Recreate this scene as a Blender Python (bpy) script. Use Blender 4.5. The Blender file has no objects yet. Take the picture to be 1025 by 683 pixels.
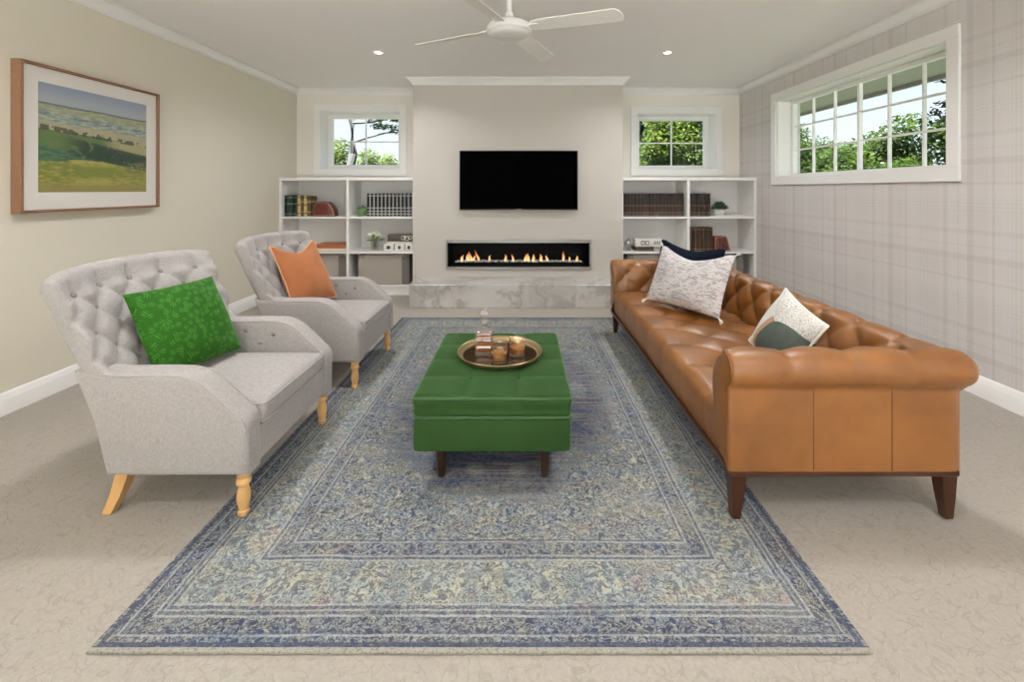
SKY0, SKY1, SUN, EXPO, LAMP = 1.0, 1.6, 76.0, 0.29, 14.5
import bpy, bmesh, math, random
from math import pi, sin, cos, sqrt, radians
from mathutils import Vector, Matrix

random.seed(7)
SC = bpy.context.scene
COL = SC.collection
V = Vector

# ------------------------------------------------------------------ node maths
class T:
    """current node tree"""
    nt = None

def nd(kind, **props):
    n = T.nt.nodes.new(kind)
    for k, v in props.items():
        setattr(n, k, v)
    return n

def plug(sock, val):
    if isinstance(val, E):
        T.nt.links.new(val.s, sock)
    elif hasattr(val, 'is_output'):
        T.nt.links.new(val, sock)
    else:
        if sock.type == 'RGBA' and len(val) == 3:
            val = (*val, 1)
        sock.default_value = val

def mth(op, a, b=None, c=None):
    n = nd('ShaderNodeMath', operation=op)
    plug(n.inputs[0], a)
    if b is not None: plug(n.inputs[1], b)
    if c is not None: plug(n.inputs[2], c)
    return E(n.outputs[0])

class E:
    def __init__(s, sock): s.s = sock
    def __add__(a, b): return mth('ADD', a, b)
    __radd__ = __add__
    def __sub__(a, b): return mth('SUBTRACT', a, b)
    def __rsub__(a, b): return mth('SUBTRACT', b, a)
    def __mul__(a, b): return mth('MULTIPLY', a, b)
    __rmul__ = __mul__
    def __truediv__(a, b): return mth('DIVIDE', a, b)
    def __neg__(a): return mth('MULTIPLY', a, -1.0)
    def abs(a): return mth('ABSOLUTE', a)
    def sin(a): return mth('SINE', a)
    def cos(a): return mth('COSINE', a)
    def pow(a, b): return mth('POWER', a, b)
    def frac(a): return mth('FRACT', a)
    def floor(a): return mth('FLOOR', a)
    def sqrt(a): return mth('SQRT', a)
    def gt(a, b): return mth('GREATER_THAN', a, b)
    def lt(a, b): return mth('LESS_THAN', a, b)
    def min(a, b): return mth('MINIMUM', a, b)
    def max(a, b): return mth('MAXIMUM', a, b)
    def wrap(a, lo, hi): return mth('WRAP', a, hi, lo)
    def clamp(a): return mth('MINIMUM', mth('MAXIMUM', a, 0.0), 1.0)

def sstep(x, e0, e1, lo=0.0, hi=1.0):
    n = nd('ShaderNodeMapRange', interpolation_type='SMOOTHSTEP')
    plug(n.inputs[0], x); plug(n.inputs[1], e0); plug(n.inputs[2], e1)
    n.inputs[3].default_value = lo; n.inputs[4].default_value = hi
    return E(n.outputs[0])

def band(x, c, hw, soft):
    """1 within hw of c, soft edges"""
    return sstep((x - c).abs(), hw + soft, hw)

def coords(kind='Object'):
    n = nd('ShaderNodeTexCoord')
    return n.outputs[kind]

def sep(vec):
    n = nd('ShaderNodeSeparateXYZ'); plug(n.inputs[0], vec)
    return E(n.outputs[0]), E(n.outputs[1]), E(n.outputs[2])

def comb(x, y, z):
    n = nd('ShaderNodeCombineXYZ')
    for i, v in enumerate((x, y, z)): plug(n.inputs[i], v)
    return n.outputs[0]

def noise(vec, scale, detail=2.0, rough=0.5, dist=0.0):
    n = nd('ShaderNodeTexNoise'); plug(n.inputs['Vector'], vec)
    n.inputs['Scale'].default_value = scale; n.inputs['Detail'].default_value = detail
    n.inputs['Roughness'].default_value = rough; n.inputs['Distortion'].default_value = dist
    return E(n.outputs[0])

def noisec(vec, scale, detail=2.0):
    n = nd('ShaderNodeTexNoise'); plug(n.inputs['Vector'], vec)
    n.inputs['Scale'].default_value = scale; n.inputs['Detail'].default_value = detail
    return n.outputs[1]

def voro(vec, scale, feature='F1', rnd=1.0):
    n = nd('ShaderNodeTexVoronoi', feature=feature); plug(n.inputs['Vector'], vec)
    n.inputs['Scale'].default_value = scale
    n.inputs['Randomness'].default_value = rnd
    return E(n.outputs['Distance'])

def vmath(op, a, b):
    n = nd('ShaderNodeVectorMath', operation=op)
    plug(n.inputs[0], a); plug(n.inputs[1], b)
    return n.outputs[0]

def mix(f, a, b, mode='MIX'):
    n = nd('ShaderNodeMix', data_type='RGBA', blend_type=mode)
    plug(n.inputs[0], f); plug(n.inputs[6], a); plug(n.inputs[7], b)
    return n.outputs[2]

def srgb(r, g, b):
    def f(c):
        c /= 255.0
        return c / 12.92 if c <= 0.04045 else ((c + 0.055) / 1.055) ** 2.4
    return (f(r), f(g), f(b))

class Mat:
    """with Mat('name') as m: ... m.set(base=..., rough=...)"""
    def __init__(s, name):
        s.m = bpy.data.materials.new(name); s.m.use_nodes = True
        s.nt = s.m.node_tree; s.nt.nodes.clear()
        s.out = s.nt.nodes.new('ShaderNodeOutputMaterial')
        s.b = s.nt.nodes.new('ShaderNodeBsdfPrincipled')
        s.nt.links.new(s.b.outputs[0], s.out.inputs[0])
    def __enter__(s): T.nt = s.nt; return s
    def __exit__(s, *a): pass
    def set(s, base=None, rough=None, metal=None, spec=None, sheen=None, sheen_rough=None, sheen_tint=None,
            coat=None, coat_rough=None, trans=None, ior=None, emit=None, estr=None, sss=None):
        d = dict(base='Base Color', rough='Roughness', metal='Metallic', spec='Specular IOR Level', sheen='Sheen Weight',
                 sheen_rough='Sheen Roughness', sheen_tint='Sheen Tint', coat='Coat Weight', coat_rough='Coat Roughness',
                 trans='Transmission Weight', ior='IOR', emit='Emission Color', estr='Emission Strength')
        for k, v in locals().copy().items():
            if k in d and v is not None: plug(s.b.inputs[d[k]], v)
        return s
    def bump(s, h, strength=0.3, dist=0.01):
        n = nd('ShaderNodeBump'); n.inputs['Strength'].default_value = strength
        n.inputs['Distance'].default_value = dist
        plug(n.inputs['Height'], h); T.nt.links.new(n.outputs[0], s.b.inputs['Normal'])
        return s

def plain(name, rgb, rough=0.5, var=0.05, nscale=6.0, bump=0.0, bscale=200.0, **kw):
    """a painted / plastic / metal surface with a slight procedural variation"""
    with Mat(name) as m:
        c = coords(); n = noise(c, nscale, 3)
        a = tuple(x * (1 - var) for x in rgb); b = tuple(min(1, x * (1 + var)) for x in rgb)
        m.set(base=mix(n, a, b), rough=rough, **kw)
        if bump: m.bump(noise(c, bscale, 2), bump, 0.002)
    return m.m

# ------------------------------------------------------------------ objects
def setp(o, label=None, cat=None, group=None, kind=None):
    if label: o['label'] = label
    if cat: o['category'] = cat
    if group: o['group'] = group
    if kind: o['kind'] = kind
    return o

def thing(name, label, cat, loc=(0, 0, 0), rz=0, group=None, kind=None):
    o = bpy.data.objects.new(name, None); COL.objects.link(o)
    o.location = loc; o.rotation_euler = (0, 0, rz); o.empty_display_size = 0.1
    return setp(o, label, cat, group, kind)

def link(name, me, mat, parent=None, loc=None, rot=None, label=None, kind=None):
    o = bpy.data.objects.new(name, me); COL.objects.link(o)
    if mat is not None and not me.materials:
        for m in (mat if isinstance(mat, (list, tuple)) else [mat]): me.materials.append(m)
    if parent is not None: o.parent = parent
    if loc is not None: o.location = loc
    if rot is not None: o.rotation_euler = rot
    return setp(o, label, kind=kind)

def tree_copy(o, parent=None):
    c = o.copy(); COL.objects.link(c)
    if parent is not None: c.parent = parent
    for ch in list(o.children): tree_copy(ch, c)
    return c

class MB:
    """collects shapes into one mesh"""
    def __init__(s): s.bm = bmesh.new()
    def face(s, vs, mi=0):
        try:
            f = s.bm.faces.new(vs); f.material_index = mi; return f
        except ValueError: return None
    def box(s, lo, hi, r=0.0, seg=2, mi=0, M=None):
        lo = V(lo); hi = V(hi)
        pts = [V((x, y, z)) for x in (lo.x, hi.x) for y in (lo.y, hi.y) for z in (lo.z, hi.z)]
        if M is not None: pts = [M @ p for p in pts]
        v = [s.bm.verts.new(p) for p in pts]
        fs = [s.face([v[i] for i in q], mi) for q in ((0,1,3,2),(4,6,7,5),(0,4,5,1),(2,3,7,6),(0,2,6,4),(1,5,7,3))]
        if r > 0:
            es = list({e for f in fs for e in f.edges})
            res = bmesh.ops.bevel(s.bm, geom=es, offset=r, segments=seg, profile=0.5, affect='EDGES')
            for f in res['faces']: f.material_index = mi
        return s
    def lathe(s, prof, c=(0, 0, 0), seg=24, mi=0, M=None, caps=True, sx=1.0, sy=1.0):
        c = V(c); rings = []
        for r, z in prof:
            ring = []
            for k in range(seg):
                a = 2 * pi * k / seg
                p = V((r * cos(a) * sx, r * sin(a) * sy, z))
                if M is not None: p = M @ p
                ring.append(s.bm.verts.new(c + p))
            rings.append(ring)
        for a, b in zip(rings, rings[1:]):
            for k in range(seg):
                s.face([a[k], a[(k+1) % seg], b[(k+1) % seg], b[k]], mi)
        if caps:
            s.face(rings[0][::-1], mi); s.face(rings[-1], mi)
        return s
    def tube(s, pts, r, seg=8, mi=0, closed=False, r2=None):
        pts = [V(p) for p in pts]; n = len(pts); rings = []
        up = V((0, 0, 1))
        for i, p in enumerate(pts):
            if closed: t = pts[(i+1) % n] - pts[i-1]
            else: t = pts[min(i+1, n-1)] - pts[max(i-1, 0)]
            t.normalize()
            a = t.cross(up)
            if a.length < 1e-3: a = t.cross(V((0, 1, 0)))
            a.normalize(); b = a.cross(t)
            rr = r if r2 is None else r + (r2 - r) * i / (n - 1)
            rings.append([s.bm.verts.new(p + a * rr * cos(2*pi*k/seg) + b * rr * sin(2*pi*k/seg)) for k in range(seg)])
        m = n if closed else n - 1
        for i in range(m):
            A, B = rings[i], rings[(i+1) % n]
            for k in range(seg): s.face([A[k], A[(k+1) % seg], B[(k+1) % seg], B[k]], mi)
        if not closed:
            s.face(rings[0][::-1], mi); s.face(rings[-1], mi)
        return s
    def grid(s, fn, nu, nv, mi=0, wrapu=False):
        g = [[s.bm.verts.new(fn(i / nu, j / nv)) for j in range(nv + 1)] for i in range(nu if wrapu else nu + 1)]
        for i in range(nu):
            for j in range(nv):
                i2 = (i + 1) % nu if wrapu else i + 1
                s.face([g[i][j], g[i2][j], g[i2][j+1], g[i][j+1]], mi)
        return g
    def ell(s, c, r, seg=12, rings=8, mi=0, M=None):
        c = V(c); rr = r if hasattr(r, '__len__') else (r, r, r)
        top = None; g = []
        for j in range(1, rings):
            t = pi * j / rings
            ring = []
            for k in range(seg):
                a = 2 * pi * k / seg
                p = V((rr[0]*sin(t)*cos(a), rr[1]*sin(t)*sin(a), rr[2]*cos(t)))
                if M is not None: p = M @ p
                ring.append(s.bm.verts.new(c + p))
            g.append(ring)
        pt = V((0, 0, rr[2])); pb = -pt
        if M is not None: pt = M @ pt; pb = M @ pb
        tv = s.bm.verts.new(c + pt); bv = s.bm.verts.new(c + pb)
        for k in range(seg):
            k2 = (k+1) % seg
            s.face([tv, g[0][k], g[0][k2]], mi); s.face([bv, g[-1][k2], g[-1][k]], mi)
            for j in range(len(g)-1): s.face([g[j][k], g[j+1][k], g[j+1][k2], g[j][k2]], mi)
        return s
    def prism(s, pts2, fn, t0, t1, mi=0):
        """polygon pts2 pushed from t0 to t1; fn(a, b, t) -> point"""
        A = [s.bm.verts.new(fn(a, b, t0)) for a, b in pts2]
        B = [s.bm.verts.new(fn(a, b, t1)) for a, b in pts2]
        n = len(pts2)
        s.face(A[::-1], mi); s.face(B, mi)
        for k in range(n): s.face([A[k], A[(k+1) % n], B[(k+1) % n], B[k]], mi)
        return s
    def soft_prism(s, outline, fn, t0, t1, r, seg=4, mi=0):
        """prism whose rims are rounded off by r; outline runs counter-clockwise"""
        n = len(outline); P = [V((a, b)) for a, b in outline]; N = []
        for i in range(n):
            e1 = (P[i] - P[i-1]).normalized(); e2 = (P[(i+1) % n] - P[i]).normalized()
            n1 = V((e1.y, -e1.x)); n2 = V((e2.y, -e2.x)); m = n1 + n2
            m = m.normalized() if m.length > 1e-4 else n1
            m = m / max(.5, m.dot(n1))
            N.append(m)
        st = []
        for k in range(seg + 1):
            th = pi / 2 * k / seg
            st.append((t0 + r * (1 - sin(th)) if False else t0 + r * (1 - cos(th)), r * (1 - sin(th))))
        # t offset grows as inset shrinks
        st = [(t0 + r * (1 - cos(pi/2*k/seg)), r * (1 - sin(pi/2*k/seg))) for k in range(seg + 1)]
        st2 = [(t1 - (t - t0), i) for t, i in reversed(st)]
        rings = [[s.bm.verts.new(fn(p.x - m.x * ins, p.y - m.y * ins, t)) for p, m in zip(P, N)] for t, ins in st + st2]
        for A, B in zip(rings, rings[1:]):
            for k in range(n): s.face([A[k], A[(k+1) % n], B[(k+1) % n], B[k]], mi)
        for ring in (rings[0][::-1], rings[-1]):
            f = s.face(ring, mi)
        return s
    def block(s, lo, hi, r, step=0.03, disp=None, mi=0, M=None):
        """rounded block with an even grid on all six sides; disp(p, n) -> new p"""
        lo = V(lo); hi = V(hi); c = (lo + hi) / 2; h = (hi - lo) / 2
        n = [max(2, int(round(2 * h[i] / step))) for i in range(3)]
        verts = {}
        def cs(i, k):     # finer near the rims
            t = -1 + 2 * k / n[i]
            return t * h[i]
        def get(key):
            if key in verts: return verts[key]
            p = V([cs(i, key[i]) for i in range(3)])
            rr = min(r, *h)
            core = V([max(-(h[i]-rr), min(h[i]-rr, p[i])) for i in range(3)])
            d = p - core
            if d.length > 1e-9:
                nn = d.normalized(); q = core + nn * rr
            else: nn = V((0, 0, 1)); q = p
            q = c + q
            if disp: q = disp(q, nn)
            if M is not None: q = M @ q
            verts[key] = s.bm.verts.new(q); return verts[key]
        for ax in range(3):
            b, d = [(1, 2), (2, 0), (0, 1)][ax]
            for side in (0, n[ax]):
                for i in range(n[b]):
                    for j in range(n[d]):
                        q = []
                        for di, dj in ((0,0),(1,0),(1,1),(0,1)):
                            key = [0, 0, 0]; key[ax] = side; key[b] = i + di; key[d] = j + dj
                            q.append(get(tuple(key)))
                        if side == 0: q.reverse()
                        s.face(q, mi)
        return s
    def mesh(s, name, smooth=True, angle=38, normals=True):
        if normals: bmesh.ops.recalc_face_normals(s.bm, faces=s.bm.faces)
        me = bpy.data.meshes.new(name); s.bm.to_mesh(me); s.bm.free()
        if smooth and len(me.polygons):
            me.polygons.foreach_set('use_smooth', [True] * len(me.polygons))
            me.set_sharp_from_angle(angle=radians(angle))
        me.update(); return me
    def build(s, name, mat, parent=None, smooth=True, angle=38, label=None, kind=None, loc=None, normals=True):
        return link(name, s.mesh(name, smooth, angle, normals), mat, parent, loc, None, label, kind)

def resample(pts, step):
    pts = [V(p) for p in pts]; out = []; acc = [0.0]
    for a, b in zip(pts, pts[1:]): acc.append(acc[-1] + (b - a).length)
    L = acc[-1]; n = max(2, int(round(L / step)))
    for k in range(n + 1):
        s = L * k / n; i = 0
        while i < len(pts) - 2 and acc[i+1] < s: i += 1
        d = acc[i+1] - acc[i]; t = (s - acc[i]) / d if d > 0 else 0
        out.append((pts[i].lerp(pts[i+1], t), s))
    return out, L

def arc(cx, cy, r, a0, a1, n):
    return [(cx + r * cos(radians(a0 + (a1 - a0) * k / n)), cy + r * sin(radians(a0 + (a1 - a0) * k / n))) for k in range(n + 1)]

def smooth_poly(pts, rr, seg=5):
    """round the corners of a closed 2-D polygon"""
    out = []; n = len(pts)
    for i in range(n):
        p = V(pts[i]); a = V(pts[i-1]); b = V(pts[(i+1) % n])
        r = rr[i] if hasattr(rr, '__len__') else rr
        da = (a - p); db = (b - p); r = min(r, da.length * .48, db.length * .48)
        if r < 1e-5: out.append(tuple(p)); continue
        p0 = p + da.normalized() * r; p1 = p + db.normalized() * r
        for k in range(seg + 1):
            t = k / seg
            out.append(tuple(p0.lerp(p, t).lerp(p.lerp(p1, t), t)))
    return out

def tuft(a, b, power=0.55):
    """0 on the folds of a diamond grid, 1 in the middle of a diamond"""
    return (abs(sin(pi * a)) * abs(sin(pi * b))) ** power

def box_thing(name, lo, hi, mat, kind='structure', r=0.0):
    o = MB().box(lo, hi, r).build(name, mat); o['kind'] = kind
    return o
# ------------------------------------------------------------------ materials
M = {}

def wall_paint(name, rgb):
    with Mat(name) as m:
        c = coords(); n = noise(c, 1.3, 2)
        a = tuple(x * .985 for x in rgb); b = tuple(x * 1.015 for x in rgb)
        m.set(base=mix(n, a, b), rough=0.75, spec=0.25); m.bump(noise(c, 260, 2), 0.06, 0.002)
    return m.m
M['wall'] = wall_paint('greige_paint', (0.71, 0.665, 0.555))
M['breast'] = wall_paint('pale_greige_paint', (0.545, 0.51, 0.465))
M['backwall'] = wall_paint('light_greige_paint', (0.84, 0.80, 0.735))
M['ceil'] = wall_paint('ceiling_paint', (0.885, 0.86, 0.85))
M['white'] = plain('white_trim_paint', (0.86, 0.85, 0.83), 0.4, 0.015)
M['shelfwhite'] = plain('white_cabinet_paint', (0.86, 0.85, 0.83), 0.4, 0.012)
M['fanwhite'] = plain('white_fan_plastic', (0.84, 0.84, 0.82), 0.35, 0.01)
M['blade'] = plain('white_fan_blade', (0.78, 0.765, 0.73), 0.45, 0.02)

# plaid wallpaper --------------------------------------------------
with Mat('plaid_wallpaper') as m:
    c = coords(); x, y, z = sep(c)
    def stripes(t, ref, P=0.62):
        u = ((t - ref) / P).frac() * P          # 0..P, the thin triple at 0
        def d(c0): # wrapped distance
            return ((u - c0).abs()).min((u - (c0 + P)).abs()).min((u - (c0 - P)).abs())
        def st(c0, hw, soft): return sstep(d(c0), hw + soft, hw)
        tri = st(0.0, .003, .004) + st(.024, .003, .004) + st(-.024, .003, .004) + st(.046, .002, .004) * 0.6
        grey = st(-.16, .011, .008) * 0.75 + st(-.33, .017, .008) + st(-.47, .006, .006) * 0.85 + st(-.25, .004, .004) * .5
        soft = st(-.08, .035, .02) * .5 + st(-.40, .03, .02) * .6
        lite = st(-.115, .004, .004) + st(-.205, .004, .004) + st(-.53, .006, .006)
        return grey + tri * .55 + soft * .45, lite
    gv, lv = stripes(y, 3.19); gh, lh = stripes(z, 1.19)
    nz = noise(c, 3.0, 2)
    weave = ((z * 900.0).sin() * 0.5 + 0.5) * 0.05
    base = mix(nz, (0.645, 0.612, 0.592), (0.68, 0.645, 0.628))
    pinkgrey = mix(sstep(noise(c, .9, 1), .4, .6), (0.46, 0.42, 0.41), (0.51, 0.43, 0.435))
    g = ((gv * .40 + gh * .34) * 1.0 + weave).clamp()
    col = mix((g * .9).clamp(), base, pinkgrey)
    col = mix(((lv + lh) * .22).clamp(), col, (0.66, 0.64, 0.62))
    m.set(base=col, rough=0.7, spec=0.25); m.bump(noise(c, 300, 2), .05, .002)
M['plaid'] = m.m

# carpet -----------------------------------------------------------
with Mat('cream_carpet') as m:
    c = coords()
    n1 = noise(c, 11.0, 1.0, .45, 1.6); n2 = noise(vmath('ADD', c, (7.3, 2.1, 0)), 9.0, 1.0, .45, 1.5)
    line = sstep((n1 - .5).abs(), .020, .006).max(sstep((n2 - .5).abs(), .018, .005) * .8)
    pile = noise(c, 240, 3, .7)
    blotch = noise(c, 1.1, 2)
    pile2 = noise(c, 75, 3, .7)
    base = mix((pile * .5 + pile2 * .9 - .2).clamp(), (0.255, 0.226, 0.192), (0.43, 0.39, 0.344))
    base = mix(blotch * .18, base, (0.45, 0.39, 0.32))
    m.set(base=mix(line * .44, base, (0.25, 0.218, 0.18)), rough=0.95, spec=0.1, sheen=.12, sheen_rough=.6)
    m.bump(pile * .6 - line * .45, 0.45, 0.004)
M['carpet'] = m.m

# rug --------------------------------------------------------------
def rug_mat(hw, hl):
    with Mat('faded_persian_rug') as m:
        c = coords(); x, y, z = sep(c)
        ax, ay = x.abs(), y.abs()
        wob = (noise(c, 5, 2) - .5) * .012
        dx = (hw - ax); dy = (hl - ay)
        d = dx.min(dy) + wob
        # along-border coordinate
        along = mth('ADD', mth('MULTIPLY', dx.lt(dy), ay), mth('MULTIPLY', dx.lt(dy) * -1.0 + 1.0, ax))
        mir = comb(ax, ay, 0.0)
        # ornaments (mirrored in both directions like a woven rug)
        warp = vmath('MULTIPLY', vmath('SUBTRACT', noisec(mir, 9, 2), (.5, .5, .5)), (.09, .09, 0))
        p = vmath('ADD', mir, warp)
        v1 = voro(p, 30.0, 'DISTANCE_TO_EDGE'); v2 = voro(p, 60.0, 'DISTANCE_TO_EDGE'); f1 = voro(p, 26.0, 'F1')
        nA = noise(p, 52, 1.5, .5, 1.0); nB = noise(vmath('ADD', p, (4.1, 2.7, 0)), 84, 1.5, .5, .8)
        curl = sstep((nA - .5).abs(), .050, .028).max(sstep((nB - .5).abs(), .050, .028) * .8)
        lace = (sstep(v1, .06, .02) * .8).max(curl)
        ring = band(f1, .34, .05, .05)
        px, py, pz = sep(p)
        lat = ((px * 42.0).sin() * (py * 42.0).sin())
        lat2 = ((px * 21.0 + py * 21.0).sin() * (px * 21.0 - py * 21.0).sin())
        petals = sstep(lat, .25, .6) * .6
        orn = lace.max(ring * .9).max(petals * .75)
        # main border medallions: repeat along the border
        bm_u = ((along / .27).frac() - .5) * .27
        bm_v = d - .224
        rr = mth('SQRT', bm_u * bm_u + bm_v * bm_v) + (noise(p, 26, 3) - .5) * .075
        med = band(rr, .060, .007, .008).max(band(rr, .034, .006, .006)).max(sstep(rr, .018, .010))
        inmain = band(d, .224, .078, .004)
        orn_b = mix(0.0, (0, 0, 0), (0, 0, 0))
        ornm = (orn * .95).max(med * .8)
        fine = sstep(((along * 118.0 + (d * 150.0).sin() * 1.2).sin() * ((d * 125.0).sin())), .05, .30)
        ornf = (fine * .8).max(curl * .8)
        o = mth('ADD', ornm * inmain, ornf * (1.0 - inmain) * d.lt(.388))
        # field: lacy near the border, open and streaky in the middle
        fr = mth('SQRT', (x / .72) * (x / .72) + (y / 1.16) * (y / 1.16)) + (noise(c, 3.2, 2) - .5) * .35
        open_ = sstep(fr, .98, .70)
        field = 1.0 - d.lt(.388)
        sparse = sstep(noise(mir, 3.4, 1), .52, .64)
        o = o + orn * field * ((1.0 - open_) + open_ * sparse * .6)
        # wear
        stre = noise(vmath('MULTIPLY', c, (2.2, 42.0, 1.0)), 1.0, 3, .6)
        wear = noise(c, 2.1, 4, .65)
        grain = noise(c, 110, 3, .75)
        grain2 = noise(vmath('MULTIPLY', c, (60, 150, 1)), 1.0, 2, .7)
        # lines
        ln = band(d, .046, .0025, .002).max(band(d, .104, .003, .002)).max(band(d, .122, .002, .002) * .8).max(band(d, .141, .003, .002)).max(band(d, .306, .003, .002)).max(band(d, .324, .003, .002)).max(band(d, .386, .003, .002))
        dark = band(d, .020, .005, .004).max(band(d, .053, .003, .003) * .5).max(band(d, .113, .004, .003) * .5).max(band(d, .131, .004, .003) * .5).max(band(d, .315, .004, .003) * .6).max(band(d, .393, .003, .003) * .6)
        ground = mix(sstep(wear, .38, .62), (0.042, 0.051, 0.085), (0.080, 0.083, 0.112))
        ground = mix(sstep(noise(vmath('ADD', c, (3, 9, 0)), 2.6, 2), .52, .70) * .6, ground, (0.20, 0.175, 0.165))
        blue = sstep(noise(vmath('MULTIPLY', c, (1.7, 9.0, 1)), 1.0, 3, .6), .49, .58)
        fcol = mix(sstep(stre, .42, .58), (0.068, 0.072, 0.100), (0.185, 0.175, 0.190))
        fcol = mix(blue * .85, fcol, (0.050, 0.066, 0.13))
        ground = mix(field * open_, ground, fcol)
        ground = mix(blue * .7, ground, (0.045, 0.062, 0.125))
        light = mix(sstep(noise(c, 14, 2), .42, .6), (0.375, 0.410, 0.375), (0.465, 0.455, 0.35))
        shift = inmain * .16 - d.lt(.10) * .20 - band(d, .355, .030, .004) * .14
        blob = sstep(noise(p, 50, 2, .55, .6) + (noise(mir, 7, 2) - .5) * .10, .455, .515)
        om = o.clamp()
        xo = blob * (1.0 - om) + om * (1.0 - blob)
        fade = mth('MAXIMUM', 1.0 - field * open_ * .85, field * sparse * .8)
        k = (xo * fade * sstep(wear + (grain - .5) * .4, .20, .40) * (grain2 * .35 + .8) + shift).clamp()
        light = mix(sstep(noise(vmath('ADD', c, (8, 1, 0)), 9.0, 2), .60, .70) * .6, light, (0.42, 0.30, 0.25))
        col = mix(k * .86, ground, light)
        col = mix(ln * .62 * sstep(wear + (grain - .5) * .5, .30, .50), col, (0.40, 0.41, 0.39))
        col = mix(dark * .8, col, (0.055, 0.066, 0.11))
        col = mix(dy.lt(.013), col, (0.33, 0.315, 0.265))
        sp = sstep(grain, .50, .62) * .66
        col = mix(sp * .8, col, (0.065, 0.068, 0.085))
        col = mix(sstep(grain2, .58, .68) * .35, col, (0.38, 0.38, 0.35))
        m.set(base=col, rough=.95, spec=.08)
        m.bump(grain + k * .5, .35, .003)
    return m.m
M['rug'] = rug_mat(1.10, 1.63)

# upholstery -------------------------------------------------------
with Mat('oatmeal_linen') as m:
    c = coords(); x, y, z = sep(c)
    sl = noise(vmath('MULTIPLY', c, (60, 60, 420)), 1.0, 2, .6); s2 = noise(vmath('MULTIPLY', c, (420, 420, 60)), 1.0, 2, .6)
    w = (sl + s2) * .5
    base = mix(sstep(w, .35, .65), (0.30, 0.277, 0.261), (0.40, 0.372, 0.355))
    m.set(base=base, rough=.9, spec=.15, sheen=.15, sheen_rough=.5); m.bump(w, .25, .002)
M['linen'] = m.m
M['linenpipe'] = plain('oatmeal_piping', (0.36, 0.335, 0.31), .9, .08, 60)
M['linenbutton'] = plain('oatmeal_button', (0.24, 0.222, 0.205), .9, .08, 60)

with Mat('tan_leather') as m:
    c = coords()
    n1 = noise(c, 3.2, 4, .6); n2 = noise(c, 16, 3, .6)
    base = mix(sstep(n1, .32, .68), (0.142, 0.049, 0.0075), (0.225, 0.084, 0.0145))
    base = mix(n2 * .25, base, (0.30, 0.125, 0.026))
    gr = voro(c, 240, 'DISTANCE_TO_EDGE')
    m.set(base=base, rough=mix(n2, (.32,)*3, (.46,)*3), spec=.55, coat=.22, coat_rough=.28)
    m.bump(sstep(gr, .0, .25) * .5 + n2 * .7, .12, .003)
M['leather'] = m.m
M['leatherbutton'] = plain('tan_leather_button', (0.10, 0.033, 0.006), .45, .1, 30)
M['leatherpipe'] = plain('tan_leather_seam', (0.15, 0.052, 0.009), .5, .1, 30)

def wood(name, dark, light, rough=.4, axis=(30, 30, 3)):
    with Mat(name) as m:
        c = coords(); v = vmath('MULTIPLY', c, axis)
        n = noise(v, 1.0, 4, .6, .6); g = noise(vmath('MULTIPLY', v, (6, 6, 1.5)), 1.0, 2)
        m.set(base=mix((n * .7 + g * .3), dark, light), rough=rough, spec=.4); m.bump(g, .05, .002)
    return m.m
M['walnut'] = wood('dark_walnut', (0.022, 0.007, 0.003), (0.075, 0.025, 0.011), .32)
M['espresso'] = wood('espresso_wood', (0.014, 0.007, 0.005), (0.045, 0.022, 0.014), .35)
M['oak'] = wood('honey_oak', (0.50, 0.27, 0.095), (0.70, 0.44, 0.19), .42)
M['frameoak'] = wood('framing_oak', (0.17, 0.080, 0.042), (0.26, 0.135, 0.075), .5, (60, 3, 60))

with Mat('emerald_velvet') as m:
    c = coords(); n = noise(c, 7, 3); f = noise(vmath('MULTIPLY', c, (14, 14, 160)), 1.0, 2)
    base = mix(n, (0.0165, 0.047, 0.0105), (0.025, 0.067, 0.0165))
    m.set(base=base, rough=.8, spec=.12, sheen=.32, sheen_rough=.35, sheen_tint=(0.36, 0.66, 0.30))
    m.bump(f + noise(c, 400, 2) * .4, .12, .003)
M['velvet'] = m.m
M['velvetpipe'] = plain('emerald_piping', (0.026, 0.070, 0.019), .8, .1, 30, sheen=.5, sheen_tint=(.45, .75, .42))

# cushions (uv-free: local x, y of the cushion) ---------------------
with Mat('green_cut_velvet') as m:
    c = coords(); x, y, z = sep(c)
    w = vmath('ADD', c, vmath('MULTIPLY', vmath('SUBTRACT', noisec(c, 14, 1), (.5, .5, .5)), (.02, .02, 0)))
    n_ = nd('ShaderNodeTexVoronoi', feature='F1'); plug(n_.inputs['Vector'], w); n_.inputs['Scale'].default_value = 36
    cr, cg, cb = sep(n_.outputs['Color'])
    ang = cr * 6.283
    st = ((x * ang.cos() + y * ang.sin()) * 640.0 + cg * 6.0).sin() * .5 + .5
    k = sstep(st, .35, .75) * sstep(E(n_.outputs['Distance']), .62, .30) * (noise(c, 60, 2) * .9 + .35)
    base = mix(k.clamp(), (0.017, 0.080, 0.006), (0.050, 0.185, 0.022))
    m.set(base=base, rough=.8, spec=.12, sheen=.35, sheen_rough=.4, sheen_tint=(.4, .8, .3)); m.bump(k, .5, .004)
M['greencushion'] = m.m

with Mat('rust_velvet') as m:
    c = coords(); n = noise(c, 9, 3)
    m.set(base=mix(n, (0.28, 0.092, 0.031), (0.39, 0.155, 0.066)), rough=.8, spec=.15, sheen=.6, sheen_rough=.4, sheen_tint=(.95, .6, .42))
    m.bump(noise(c, 90, 3), .2, .003)
M['rust'] = m.m
M['rustpipe'] = plain('rust_piping', (0.64, 0.34, 0.19), .8, .08, 30)
M['navy'] = plain('navy_velvet', (0.0035, 0.0065, 0.016), .85, .15, 20, spec=.1)

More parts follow.
